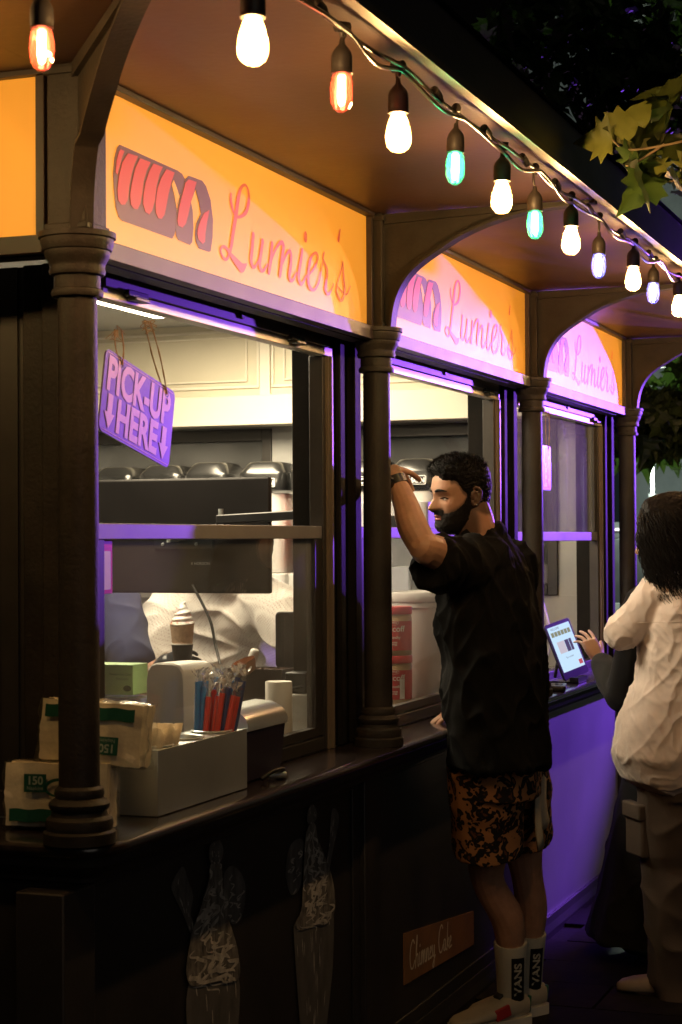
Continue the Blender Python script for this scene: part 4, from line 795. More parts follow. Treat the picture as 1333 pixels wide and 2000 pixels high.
q = MB(); q.lathe([(0.036, 0.05), (0.048, 0.21), (0.050, 0.213), (0.046, 0.213), (0.034, 0.055), (0.001, 0.055)], (0, -0.035, 0), 30, cap=False); q.build('cup', STEEL, T_, smooth=40)
q = MB(); q.cyl((0, -0.035, 0.08), (0, -0.035, 0.47), 0.005); q.build('spindle', STEEL, T_, smooth=40)
T_ = thing('white_appliance', 'white boxy appliance behind the second window, level with the man\'s wrist', 'appliance', (-0.50, 3.35, 0.9455))
q = MB(); rbox(q, (0, 0, 0.345), (0.26, 0.24, 0.69), 0.03); q.build('body', mat('appliance_white', (0.66, 0.68, 0.74), 0.35), T_, smooth=40)
q = MB(); q.box((-0.10, -0.1225, 0.52), (0.10, -0.1203, 0.64)); q.build('panel', BLACK, T_, bevel=0.001)

# ---- tablet on its stand in the third window
TA = thing('order_tablet', 'tilted order tablet with a lit screen on the third counter', 'tablet', (0.020, 3.875, KZ+0.012))
ux = Vector((0.052, 0.150, 0.025)).normalized()      # width direction
vz = Vector((-0.080, -0.020, 0.194)).normalized(); vz = (vz - ux*vz.dot(ux)).normalized(); nz_ = ux.cross(vz)
if nz_.dot(Vector((0.8, -0.3, 0.4))) < 0: nz_ = -nz_
def TF(d): return lambda a, b_: tuple(ux*a + vz*b_ + nz_*d + Vector((0, 0, 0.012)))
TW, TH = 0.172, 0.222
q = MB(); q.prism(plate(TF(-0.006), -TW/2, 0, TW/2, TH, 0.012), nz_*0.009); q.build('body', BLACK, TA, bevel=0.001)
scr = mat('screen_lit', (0.02, 0.02, 0.02), 0.15, emit=(0.58, 0.80, 1.0), estr=1.0)
q = MB(); q.sheet(plate(TF(0.0034), -TW/2+0.010, 0.030, TW/2-0.010, TH-0.014)); q.build('screen', scr, TA, recalc=False)
def tile(a0, b0, a1, b1, m_, nm='screen_tile', d=0.0038): q = MB(); q.sheet(plate(TF(d), a0, b0, a1, b1)); q.build(nm, m_, TA, recalc=False)
oliv = mat('tile_olive', (0.02, 0.02, 0.01), 0.3, emit=(0.30, 0.34, 0.08), estr=0.7); dgry = mat('tile_photo', (0.01, 0.01, 0.01), 0.3, emit=(0.10, 0.09, 0.09), estr=0.5); lgry = mat('tile_light', (0.1, 0.1, 0.1), 0.3, emit=(0.75, 0.72, 0.70), estr=0.7); orng = mat('tile_orange', (0.2, 0.02, 0.01), 0.3, emit=(0.65, 0.12, 0.05), estr=0.7)
for k in range(6): tile(-0.066+k*0.0225, 0.168, -0.047+k*0.0225, 0.186, oliv)
tile(-0.050, 0.100, 0.0, 0.146, lgry); tile(0.002, 0.100, 0.028, 0.146, dgry); tile(0.031, 0.100, 0.048, 0.146, dgry); tile(0.045, 0.040, 0.070, 0.058, orng)
q = MB(); text_into(q, 'WELCOME', lambda a, b_: TF(0.0039)(a-0.03, b_+0.197), 0.012); q.build('lettering', dgry, TA, recalc=False)
q = MB(); text_into(q, 'Tap to order', lambda a, b_: TF(0.0039)(a, b_+0.080), 0.010); q.build('lettering', dgry, TA, recalc=False)
q = MB(); q.prism([tuple(Vector(TF(-0.007)(a, b_))) for a, b_ in ((-0.04, 0.03), (0.04, 0.03), (0.04, 0.15), (-0.04, 0.15))], Vector((-0.0, 0.0, -0.008))); q.build('back_plate', BLACK, TA)
q = MB(); p = Vector(TF(-0.012)(0, 0.14)); q.tube([p, (p.x-0.03, p.y+0.02, 0.004)], 0.007, 10); q.box((-0.105, -0.06, -0.010), (0.020, 0.07, -0.004)); q.box((-0.012, -0.07, -0.0039), (0.022, 0.08, 0.012)); q.build('foot', BLACK, TA)
q = MB(); q.tube(cr([(-0.11, 0.02, 0.20), (-0.15, 0.06, 0.30), (-0.13, 0.10, 0.12), (-0.18, 0.14, 0.02), (-0.16, 0.2, 0.006)], 8), 0.0035, 8); q.build('cord', mat('white_cord', (0.6, 0.55, 0.62), 0.4), TA, smooth=60)
T_ = thing('card_reader', 'flat dark card reader on the counter beside the third column', 'card reader', (0.030, 3.52, KZ+0.002), rz=R(12))
q = MB(); rbox(q, (0, 0, 0.009), (0.065, 0.15, 0.018), 0.010); q.build('body', BLACK, T_, smooth=45)
q = MB(); q.box((-0.022, -0.02, 0.0183), (0.022, 0.05, 0.0190)); q.build('display', mat('dull_screen', (0.05, 0.06, 0.06), 0.15), T_)

# ---- prints on the lower panels
def print_mat(name, lo, hi, sc):
    m = mat(name, hi, 0.55, var=0.5, vscale=sc, col2=lo, stretch=(1, 2.2, 1)); return m
PM = print_mat('etched_cream', (0.06, 0.057, 0.054), (0.30, 0.28, 0.25), 22); PC = print_mat('etched_cone', (0.085, 0.082, 0.078), (0.15, 0.145, 0.138), 12); PL = mat('etched_line', (0.50, 0.47, 0.42), 0.6, var=0.4, vscale=30)
PW = print_mat('etched_wafer', (0.06, 0.06, 0.06), (0.20, 0.19, 0.18), 16)
for s_, lb in (('A', 'grey printed ice cream cone nearer the corner on the dark lower panel'), ('B', 'grey printed ice cream cone nearer the man on the dark lower panel')):
    T_ = thing('cone_print', lb, 'print', (-0.0415, 0, 0), group='printed ice cream cones on the lower panels')
    for key, d, m_, nm in (('di', 0.0005, PW, 'cookie'), ('wa', 0.0011, PW, 'wafer'), ('co', 0.0030, PC, 'cone'), ('sw', 0.0048, PM, 'cream_swirl'), ('b', 0.0068, PW, 'strawberry')):
        pts = [tuple(p) for p in cr(CONES[key+s_], 4, closed=True)]
        q = MB(); q.prism([(d, y, max(z, 0.16)) for y, z in pts], (0.0002, 0, 0)); part_ = q.build(nm, m_, T_)
        ys = [p[0] for p in pts]; zs_ = [p[1] for p in pts]; y0_, y1_, z0_, z1_ = min(ys), max(ys), max(0.16, min(zs_)), max(zs_)
        def width(z):
            c = []
            for (ya, za), (yb, zb) in zip(pts, pts[1:]+pts[:1]):
                if (za-z)*(zb-z) < 0: c.append(ya+(yb-ya)*(z-za)/(zb-za))
            return (min(c), max(c)) if len(c) > 1 else None
        rr = random.Random(len(pts)+ord(s_)); q = MB(); nl = {'co': 26, 'sw': 60, 'wa': 8, 'di': 14, 'b': 12}[key]
        for k in range(nl):
            t = rr.random(); z = z0_+(z1_-z0_)*(0.04+0.92*t); w_ = width(z)
            if not w_: continue
            yy = w_[0]+(w_[1]-w_[0])*rr.uniform(.06, .94); L = (z1_-z0_)*rr.uniform(.04, .16); st = []
            for u in range(5):
                zz = z-L*u/4; w2 = width(zz)
                if not w2: break
                f_ = (yy-w_[0])/(w_[1]-w_[0]+1e-6); f_ += (rr.uniform(-.08, .08) if key == 'sw' else 0)+(.10*math.sin(u*1.3+k) if key in ('sw', 'di') else 0); st.append((w2[0]+(w2[1]-w2[0])*max(.03, min(.97, f_)), zz))
            if len(st) > 2: q.ribbon(st, [0.001]+[rr.uniform(.002, .010 if key == 'sw' else .004)]*(len(st)-2)+[0.001], lambda a, b_: (d+0.0004+k*0.00002, a, max(b_, .161)), 3, lift=(0.00001, 0, 0))
        e_ = q.build('engraving', PL, part_, recalc=False); e_['kind'] = 'stuff'
T_ = thing('small_brown_sign', 'small brown board reading Chimney Cake low on the kiosk front', 'sign', (-0.0415, 1.966, 0.0))
q = MB(); q.prism([(0, 0, 0.236), (0, 0.70, 0.205), (0, 0.70, 0.312), (0, 0, 0.382)], (0.0025, 0, 0)); q.build('board', mat('board_brown', (0.28, 0.13, 0.05), 0.5, var=0.2), T_)
CHS = {'C': [(0.42, 0.82), (0.30, 0.95), (0.12, 0.75), (0.05, 0.4), (0.12, 0.08), (0.28, 0.05), (0.42, 0.25)], 'h': [(0.05, 0.0), (0.14, 0.5), (0.22, 0.95), (0.18, 0.98), (0.10, 0.4), (0.2, 0.42), (0.26, 0.35), (0.25, 0.02), (0.34, 0.05)], 'i': [(0.05, 0.42), (0.06, 0.05), (0.15, 0.05)],
       'm': [(0.03, 0.42), (0.04, 0.0), (0.1, 0.38), (0.16, 0.4), (0.17, 0.0), (0.24, 0.38), (0.3, 0.38), (0.31, 0.04), (0.38, 0.05)], 'n': [(0.03, 0.42), (0.04, 0.0), (0.12, 0.38), (0.19, 0.38), (0.2, 0.04), (0.28, 0.05)], 'e': [(0.03, 0.18), (0.16, 0.3), (0.12, 0.42), (0.04, 0.3), (0.05, 0.05), (0.2, 0.08)],
       'y': [(0.03, 0.42), (0.06, 0.1), (0.15, 0.1), (0.2, 0.42), (0.17, -0.2), (0.08, -0.32), (0.06, -0.2), (0.26, 0.05)], 'a': [(0.2, 0.38), (0.08, 0.38), (0.04, 0.1), (0.14, 0.05), (0.2, 0.4), (0.2, 0.06), (0.28, 0.05)], 'k': [(0.04, 0.0), (0.1, 0.6), (0.14, 0.95), (0.08, 0.5), (0.06, 0.1), (0.2, 0.4), (0.09, 0.25), (0.24, 0.02)]}
q = MB(); cx = 0.045
for ch in 'Chimney Cake':
    if ch == ' ': cx += 0.030; continue
    adv = max(p[0] for p in CHS[ch]); sc = 0.088
    def FC(a, b_, cx=cx): y = cx+a*sc*1.28; return (0.0030, y, 0.278-0.043*y+b_*sc)
    q.ribbon([(a, b_-0.12) for a, b_ in CHS[ch]], [0.065]*len(CHS[ch]), FC, 4, lift=(0.0008, 0, 0))
    if ch == 'i': q.ribbon([(0.08, 0.50), (0.085, 0.55)], 0.06, FC, 2)
    cx += (adv+0.02)*sc*1.28
q.build('lettering', mat('board_cream', (0.78, 0.66, 0.48), 0.5), T_, recalc=False)

# ================================================================== people
def fuse(mb, voxel=0.004, smooth=4, fac=0.5):
    me = mb.mesh('tmp'); o = bpy.data.objects.new('tmp', me); COL.objects.link(o)
    r = o.modifiers.new('r', 'REMESH'); r.mode = 'VOXEL'; r.voxel_size = voxel; r.adaptivity = 0.0
    if smooth: s_ = o.modifiers.new('s', 'SMOOTH'); s_.factor = fac; s_.iterations = smooth
    dg = bpy.context.evaluated_depsgraph_get(); dg.update(); out = bpy.data.meshes.new_from_object(o.evaluated_get(dg))
    bpy.data.objects.remove(o); bpy.data.meshes.remove(me); out.materials.clear(); smooth_mesh(out, 180); return out
def displace(me, fn):
    n = len(me.vertices); co = np.empty(n*3); no = np.empty(n*3); me.vertices.foreach_get('co', co); me.vertices.foreach_get('normal', no)
    co = co.reshape(-1, 3); no = no.reshape(-1, 3)
    for i in range(n): co[i] += no[i]*fn(Vector(co[i]), Vector(no[i]))
    me.vertices.foreach_set('co', co.ravel()); me.update()
def ell(c, rx, ry, rot=0.0, n=28, p=1.0, tilt=None):
    """horizontal ring (super)ellipse; tilt: Matrix applied about the centre"""
    out = []
    for k in range(n):
        a = 2*math.pi*k/n; ca, sa = math.cos(a), math.sin(a)
        x = rx*math.copysign(abs(ca)**p, ca); y = ry*math.copysign(abs(sa)**p, sa)
        v = Vector((x*math.cos(rot)-y*math.sin(rot), x*math.sin(rot)+y*math.cos(rot), 0))
        if tilt is not None: v = tilt @ v
        out.append(Vector(c)+v)
    return out
def limb(mb, pts, rad, n=16, k=5):
    P = cr([(*p, r) for p, r in zip(pts, rad)], k)
    # rounded ends
    d0 = (P[0]-P[1])[:3]; d0 /= np.linalg.norm(d0); d1 = (P[-1]-P[-2])[:3]; d1 /= np.linalg.norm(d1)
    pre = [np.array([*(P[0][:3]+d0*P[0][3]*f), P[0][3]*math.sqrt(max(0.02, 1-f*f))]) for f in (0.95, 0.6)]
    post_ = [np.array([*(P[-1][:3]+d1*P[-1][3]*f), P[-1][3]*math.sqrt(max(0.02, 1-f*f))]) for f in (0.6, 0.95)]
    P = pre+P+post_
    mb.tube([p[:3] for p in P], [p[3] for p in P], n)
def lerpt(tab, z):
    if z >= tab[0][0]: return tab[0][1]
    for (a, va), (b_, vb) in zip(tab, tab[1:]):
        if z >= b_:
            t = (z-b_)/(a-b_); t = t*t*(3-2*t)*0.4+t*0.6; return vb+(va-vb)*t
    return tab[-1][1]
FRONT = [(.115, .0), (.110, .028), (.098, .056), (.078, .077), (.052, .088), (.032, .0935), (.018, .0905), (.0, .086), (-.02, .087), (-.042, .088), (-.056, .091), (-.072, .0885), (-.086, .092), (-.100, .087), (-.112, .068), (-.120, .030)]
BACK = [(.115, .0), (.110, -.034), (.098, -.062), (.078, -.084), (.052, -.098), (.03, -.103), (.0, -.102), (-.03, -.094), (-.052, -.080), (-.07, -.062), (-.086, -.038), (-.100, -.012), (-.112, .006), (-.120, .018)]
HALF = [(.115, .0), (.110, .034), (.098, .055), (.078, .069), (.052, .0765), (.03, .0775), (.0, .0755), (-.02, .073), (-.042, .0695), (-.056, .066), (-.072, .061), (-.086, .053), (-.100, .042), (-.112, .027), (-.120, .010)]
NOSE = [(.03, .0), (.018, .004), (.004, .009), (-.012, .018), (-.026, .027), (-.033, .029), (-.039, .021), (-.044, .006), (-.05, .0)]
G = lambda v, s_: math.exp(-(v/s_)**2)
def head_pt(z, a, male=True):
    f, b_, w = lerpt(FRONT, z), lerpt(BACK, z), lerpt(HALF, z)
    c = -0.005*(1 if abs(z) < .1 else 0.5); ca, sa = math.cos(a), math.sin(a)
    x = c+((f-c) if ca > 0 else (c-b_))*math.copysign(abs(ca)**0.92, ca); y = w*math.copysign(abs(sa)**0.92, sa)
    if x > 0:
        ay = abs(y); n_ = lerpt(NOSE, z); sg = 0.0075+0.0055*max(0, min(1, (0.012-z)/0.045))
        x += n_*G(y, sg)*1.22
        x -= 0.0085*G(ay-.033, .015)*G(z-.001, .011)
        x += 0.0055*G(ay-.032, .011)*G(z-.000, .006)
        x += 0.0045*G(ay-.030, .022)*G(z-.021, .008)*(1.2 if male else .5)
        x += 0.003*G(ay-.048, .014)*G(z+.026, .014)
        x += 0.0055*G(y, .020)*(G(z+.0565, .0048)+1.05*G(z+.0675, .0052))-0.003*G(y, .022)*G(z+.062, .0022)
        x -= 0.0025*G(ay-.028, .008)*G(z+.05, .02)
    return Vector((x, y, z))
def head_grid(male=True, nz=96, na=120):
    rows = []
    zs = [0.115-0.235*(i/(nz-1)) for i in range(nz)]
    for z in zs: rows.append([head_pt(z, 2*math.pi*k/na+0.0, male) for k in range(na)])
    return zs, rows
def ear(mb, side, M):
    for pts, r in (([( -.004, .0, .022), (-.016, .010, .026), (-.027, .014, .012), (-.024, .013, -.008), (-.014, .008, -.024), (-.004, .003, -.030), (.002, .0, -.018)], .0042),
                   ([(-.006, .003, .012), (-.016, .009, .010), (-.015, .008, -.006), (-.008, .005, -.016)], .0034)):
        P = [M @ Vector((x-.004, side*(.0745+y), z-.004)) for x, y, z in pts]; limb(mb, P, [r]*len(P), 8, 4)
    q = [M @ Vector((-.013-.004, side*(.0765), -.002))]
    mb.tube([M @ Vector((-.016, side*.070, -.003)), M @ Vector((-.018, side*.0785, -.003))], [.019, .015], 14)
def hand(mb, M, side=1, curls=((20, 25, 15),)*4, thumb=(35, 15, 10), spread=6, s=1.0, fat=1.0):
    """wrist at origin, fingers along +X, palm facing -Z, thumb on side*Y"""
    T = lambda v: M @ (Vector(v)*s)
    rings = []
    for x, w, t in ((-0.02, .026, .020), (0.0, .028, .019), (0.02, .034, .0175), (0.045, .040, .0165), (0.07, .042, .0145), (0.088, .040, .012)):
        rings.append([T((x, w*math.copysign(abs(math.cos(a))**.8, math.cos(a)), fat*t*math.copysign(abs(math.sin(a))**.8, math.sin(a)))) for a in [2*math.pi*k/18 for k in range(18)]])
    mb.loft(rings)
    for i, (y, L, r) in enumerate(((.030, .070, .0088), (.010, .079, .0090), (-.011, .073, .0086), (-.030, .056, .0076))):
        p = Vector((.078 if i in (1, 2) else .072, side*y, 0)); az = side*R(spread*(1.5-i)); pitch = 0.0; pts = [Vector((.055, side*y*.9, 0)), p.copy()]; rr = [r*.95, r]
        for seg, c in zip((.45, .30, .25), curls[i]):
            pitch += R(c); d = Vector((math.cos(pitch)*math.cos(az), math.cos(pitch)*math.sin(az), -math.sin(pitch))); p = p+d*L*seg; pts.append(p.copy()); rr.append(r*(1-.12*len(rr)*.6))
        limb(mb, [T(q) for q in pts], [q*s*fat for q in rr], 10, 4)
    p = Vector((.012, side*.026, -.004)); az = side*R(thumb[0]); pts = [Vector((.0, side*.012, -.002)), p.copy()]; rr = [.014, .0125]; pitch = R(12)
    for seg, c in zip((.040, .030, .024), (0, thumb[1], thumb[2])):
        az -= side*R(c*.6); pitch += R(c*.8); p = p+Vector((math.cos(az)*math.cos(pitch), math.sin(az)*math.cos(pitch), -math.sin(pitch)))*seg; pts.append(p.copy()); rr.append(.0108-.0006*len(pts))
    limb(mb, [T(q) for q in pts], [q*s*fat for q in rr], 10, 4)
def frame(o, x, up):
    """matrix with local +X along x and +Z near up"""
    x = Vector(x).normalized(); z = Vector(up); z = (z-x*z.dot(x)).normalized(); y = z.cross(x)
    M = Matrix((x, y, z)).transposed().to_4x4(); M.translation = Vector(o); return M
def head_frame(o, yaw, pitch=0.0, roll=0.0, s=1.0):
    return Matrix.Translation(Vector(o)) @ Matrix.Rotation(yaw, 4, 'Z') @ Matrix.Rotation(pitch, 4, 'Y') @ Matrix.Rotation(roll, 4, 'X') @ Matrix.Scale(s, 4)
def add_head(mb, M, male=True):
    zs, rows = head_grid(male)
    mb.loft([[M @ p for p in r] for r in rows]); ear(mb, 1, M); ear(mb, -1, M)
def shell(M, mask, off, name, m_, parent, nz=110, na=150, zr=(0.115, -0.12), male=True, jit=0.0, seed=0.0):
    """outer layer over the head where mask>0, e.g. hair or beard; closes to the skin at its rim"""
    vo = []; idx = {}
    rows = []
    for i in range(nz):
        z = zr[0]-(zr[0]-zr[1])*i/(nz-1)
        rows.append([(z, 2*math.pi*k/na) for k in range(na)])
    fs = []; vs = []
    mk = [[mask(head_pt(z, a, male)) for z, a in r] for r in rows]
    for i in range(nz):
        for k in range(na):
            z, a = rows[i][k]; p = head_pt(z, a, male); e = 0.003
            n_ = (head_pt(min(.1149, z+.001), a+e, male)-p).cross(head_pt(max(-.12, z-e), a, male)-p)
            out = Vector((p.x+.005, p.y, p.z*.9)).normalized()
            w = max(0.0, min(1.0, mk[i][k]))
            d = -0.002+(off(p)+0.002)*w + jit*w*(noise.noise(p*160+Vector((seed, 0, 0)))+.6*noise.noise(p*330))
            vs.append(M @ (p+out*d))
    for i in range(nz-1):
        for k in range(na):
            k2 = (k+1) % na
            if max(mk[i][k], mk[i][k2], mk[i+1][k], mk[i+1][k2]) > 0.02: fs.append((i*na+k, i*na+k2, (i+1)*na+k2, (i+1)*na+k))
    q = MB(); q.add(vs, fs); me = q.mesh(name)
    b = bmesh.new(); b.from_mesh(me); bmesh.ops.delete(b, geom=[v for v in b.verts if not v.link_faces], context='VERTS'); b.to_mesh(me); b.free(); smooth_mesh(me, 180)
    return link_mesh(name, me, m_, parent)
sstep = lambda a, b_, v: (lambda t: t*t*(3-2*t))(max(0.0, min(1.0, (v-a)/(b_-a))))

SKIN = mat('skin_tan', (0.46, 0.25, 0.16), 0.48, var=0.12, vscale=30, bump=0.15, bscale=220, sss=0.12)
SKIN2 = mat('skin_brown', (0.40, 0.22, 0.15), 0.5, var=0.12, vscale=30, sss=0.1)
HAIRM = mat('hair_black', (0.0035, 0.003, 0.003), 0.5, spec=0.12, var=0.5, vscale=60, bump=0.9, bscale=260)
BEARDM = mat('beard_black', (0.007, 0.005, 0.004), 0.65, spec=0.25, var=0.5, vscale=120, bump=1.0, bscale=420)
BLACKT = mat('black_cotton', (0.0070, 0.0066, 0.0066), 0.95, var=0.4, vscale=9, bump=0.6, bscale=420, spec=0.12)

# ------------------------------------------------------------------ man in black at the second window
def man():
    T_ = thing('person', 'man in an oversized black shirt and leopard print shorts, arm raised at the window', 'person', (0.18, 2.36, 0.05))
    O = Vector(T_.location); V = lambda x, y, z: Vector((x, y, z))-O
    HM = head_frame(V(0.110, 2.055, 1.628), R(223), R(8), R(-3), 0.885)
    hip = V(0.195, 2.13, 0.90); sh_l = V(0.165, 1.950, 1.430); sh_r = V(0.185, 2.29, 1.40)
    elb = V(0.104, 1.733, 1.478); wri = V(0.004, 1.780, 1.670)
    b = MB()
    b.loft([[p for p in ell(c, rx, ry, 0.12, 24)] for c, rx, ry in ((V(.205, 2.15, .80), .11, .16), (V(.20, 2.14, .90), .115, .17), (V(.185, 2.12, 1.05), .10, .15), (V(.165, 2.11, 1.22), .11, .165), (V(.162, 2.11, 1.36), .105, .185), (V(.165, 2.105, 1.44), .075, .15), (V(.165, 2.10, 1.475), .05, .08))])
    limb(b, [V(.165, 2.10, 1.44), V(.152, 2.085, 1.51), V(.140, 2.070, 1.57), V(.128, 2.062, 1.62)], [.062, .058, .057, .052])
    add_head(b, HM)
    limb(b, [sh_l, sh_l.lerp(elb, .5)+Vector((0, 0, -.004)), elb], [.060, .052, .043])
    limb(b, [elb+Vector((.002, .004, -.008)), elb.lerp(wri, .3)+Vector((-.006, -.004, 0)), elb.lerp(wri, .65), wri], [.040, .042, .034, .026])
    HMx = frame(wri, (0.50, 0.66, -0.30), (-0.55, 0.05, 0.85))
    hand(b, frame(wri-Vector((.006, .0, -.012)), (-0.26, 0.93, -0.12), (-0.40, -0.10, 0.9)), -1, ((28, 35, 20), (34, 38, 22), (40, 40, 25), (46, 42, 25)), (30, 12, 8), 5, 0.98)
    # right arm down on the counter edge
    er = V(.10, 2.40, 1.16); wr = V(.06, 2.32, .985)
    limb(b, [sh_r, sh_r.lerp(er, .5), er], [.058, .05, .042]); limb(b, [er, er.lerp(wr, .4), wr], [.042, .042, .028])
    hand(b, frame(wr, (-.6, -.35, -.12), (0, 0, 1)), 1, ((15, 20, 10),)*4, (30, 10, 5), 6)
    kn = V(.140, 2.20, .51); an = V(.172, 2.335, .150); kn2 = V(.212, 2.37, .51); an2 = V(.188, 2.48, .150)
    limb(b, [V(.19, 2.06, .84), V(.172, 2.12, .68), kn, V(.182, 2.265, .38), V(.180, 2.305, .26), an], [.095, .078, .049, .049, .038, .034])
    limb(b, [V(.20, 2.22, .84), V(.208, 2.30, .68), kn2, V(.215, 2.42, .38), V(.200, 2.45, .26), an2], [.095, .078, .049, .048, .037, .034])
    for a_ in (an, an2): limb(b, [a_, a_+Vector((-.02, -.025, -.06)), a_+Vector((-.07, -.09, -.08))], [.034, .032, .026])
    bme = fuse(b, 0.0026, 2)
    body_ = link_mesh('body', bme, None, T_)
    # face: hair, beard, brows, lash lines, lips, ear stud
    def hair_mask(p):
        front = 0.074-0.018*sstep(.0, .06, abs(p.y))         # hairline height at the front
        line = front if p.x > .035 else (0.022 if p.x > 0.012 else -0.050+0.02*sstep(-.06, .01, p.x)-0.01)
        if p.x > .012 and p.x <= .05: line = front+(0.005-front)*sstep(.050, .012, p.x) if abs(p.y) > .05 else front
        return sstep(line-.006, line+.010, p.z+.004*noise.noise(p*90))
    def hair_off(p):
        top = sstep(.035, .085, p.z); side = 0.001+0.0035*sstep(-.03, .05, p.z)
        return side+top*(0.010+0.008*sstep(-.02, .07, p.x))
    h = shell(HM, hair_mask, hair_off, 'hair', HAIRM, T_, jit=0.004)
    q = MB(); rn = random.Random(5)
    for k in range(3200):
        z = rn.uniform(.035, .1145); a = rn.uniform(0, 2*math.pi); p = head_pt(z, a)
        if hair_mask(p) < .8: continue
        o = Vector((p.x, p.y, p.z*.8)).normalized(); L = hair_off(p)
        st = p+o*(L-.006); d = (o+Vector((.55*sstep(-.02, .06, p.x)+rn.uniform(-.5, .5), rn.uniform(-.6, .6), rn.uniform(0, .7)))).normalized()
        e = st+d*rn.uniform(.007, .016)*(0.35+sstep(.05, .09, z)); q.tube([HM @ st, HM @ (st.lerp(e, .6)+Vector((0, 0, .002))), HM @ e], [.0011, .0008, .0002], 3, caps=False)
    q.build('hair_tufts', HAIRM, h, recalc=False)
    def beard_mask(p):
        tab = ((-.01, .0), (.012, -.002), (.028, -.026), (.05, -.042), (.07, -.050), (.09, -.052), (.14, -.052)); ln = tab[-1][1]
        for (xa, za), (xb, zb) in zip(tab, tab[1:]):
            if p.x <= xb: ln = za+(zb-za)*max(0, (p.x-xa)/(xb-xa)); break
        m_ = sstep(ln+.007, ln-.012, p.z)
        mouth = sstep(.026, .018, abs(p.y))*sstep(-.051, -.055, p.z)*sstep(-.074, -.070, p.z) if p.x > .05 else 0
        mo = sstep(.034, .022, abs(p.y))*sstep(-.037, -.043, p.z)*sstep(-.056, -.051, p.z) if p.x > .06 else 0
        return max(m_*(1-mouth), mo)*sstep(-.030, -.008, p.x)
    bd = shell(HM, beard_mask, lambda p: .0022+.0045*sstep(-.05, -.085, p.z)+.003*sstep(.05, .09, p.x), 'beard', BEARDM, T_, jit=.0022, seed=4)
    q = MB()
    for k in range(5000):
        z = rn.uniform(-.118, .012); a = rn.uniform(-1.9, 1.9); p = head_pt(z, a); w_ = beard_mask(p)
        if rn.random() > w_: continue
        o = Vector((p.x+.005, p.y, p.z*.9)).normalized(); L = (.0022+.0045*sstep(-.05, -.085, p.z))*w_
        st = p+o*(L*.5); e = st+(o+Vector((rn.uniform(-.3, .3), rn.uniform(-.3, .3), -.8+rn.uniform(-.3, .3)))).normalized()*rn.uniform(.004, .009); q.tube([HM @ st, HM @ e], [.0006, .0002], 3, caps=False)
    q.build('beard_hairs', BEARDM, bd, recalc=False)
    for s_ in (-1, 1):
        q = MB(); pts = []
        for t in np.linspace(0, 1, 8):
            y = s_*(.012+.040*t); z = .0215+.008*math.sin(t*2.4)-.006*t; a0 = math.atan2(y/.0765, .9)
            best = min((head_pt(z, aa) for aa in np.linspace(-1.3, 1.3, 90)), key=lambda p: abs(p.y-y)); pts.append(HM @ (best+Vector((.0008, 0, 0))))
        q.tube(pts, [.0022, .0035, .0042, .0042, .0040, .0034, .0026, .0014], 6); q.build('eyebrow', HAIRM, T_, smooth=60)
        q = MB(); pts = []
        for t in np.linspace(0, 1, 7):
            y = s_*(.019+.028*t); z = -.0025+.0035*math.sin(t*math.pi)-.002*t
            best = min((head_pt(z, aa) for aa in np.linspace(-1.3, 1.3, 90)), key=lambda p: abs(p.y-y)); pts.append(HM @ (best+Vector((.0002, 0, 0))))
        q.tube(pts, [.0008, .0015, .0019, .0020, .0020, .0018, .001], 6); q.build('eyelashes', HAIRM, T_, smooth=60)
        mid = min((head_pt(-.0045, aa) for aa in np.linspace(-1.3, 1.3, 90)), key=lambda p: abs(p.y-s_*.033))
        q = MB(); q.sphere((0, 0, 0), (.0035, .0105, .0036), 16, 10); q.v = [tuple(HM @ (Vector(v)+mid+Vector((-.0018, 0, -.0008)))) for v in q.v]; ey = q.build('eye', mat('eye_white', (.62, .56, .52), .2), T_, smooth=60)
        q = MB(); q.sphere((0, 0, 0), (.0022, .0036, .0032), 12, 8); q.v = [tuple(HM @ (Vector(v)+mid+Vector((.0002, s_*-.001, -.0010)))) for v in q.v]; q.build('iris', mat('eye_dark', (.015, .009, .006), .15), ey, smooth=60)
    q = MB(); lp = []
    for z_, r_ in ((-.0570, .0030), (-.0675, .0036)):
        pts = []
        for t in np.linspace(-1, 1, 9):
            y = .021*t; best = min((head_pt(z_-.002*abs(t), aa) for aa in np.linspace(-.6, .6, 60)), key=lambda p: abs(p.y-y)); pts.append(HM @ (best+Vector((-.0006, 0, 0))))
        q.tube(pts, [r_*math.sqrt(max(.06, 1-t*t)) for t in np.linspace(-1, 1, 9)], 8)
    q.build('lips', mat('lips', (0.42, 0.14, 0.12), 0.4), T_, smooth=60)
    q = MB(); q.sphere(HM @ Vector((-.014, .081, -.033)), .0035, 10, 8); q.build('ear_stud', STEEL, T_, smooth=60)
    # stubble: darker skin at beard and short side hair, plus darker patches round the eyes
    at = bme.attributes.new('stubble_eye_tint', 'FLOAT', 'POINT'); inv = HM.inverted(); vals = [0.0]*len(bme.vertices)
    for i_, v in enumerate(bme.vertices):
        if v.co.z+O.z < 1.50: continue
        p = inv @ v.co
        if abs(p.z) > .125 or p.length > .16: continue
        a_ = beard_mask(Vector((p.x, p.y, p.z-.008))); b__ = hair_mask(Vector((p.x, p.y, p.z+.014))) if p.x < .06 else 0
        e_ = .35*G(abs(p.y)-.033, .013)*G(p.z+.002, .007) if p.x > .05 else 0
        vals[i_] = min(1, max(a_*.8, b__*.85, e_))
    at.data.foreach_set('value', vals)
    sk = SKIN.copy(); sk.name = 'skin_man'; n_ = sk.node_tree.nodes; l_ = sk.node_tree.links; bs = n_['Principled BSDF']; src = bs.inputs['Base Color'].links[0].from_socket
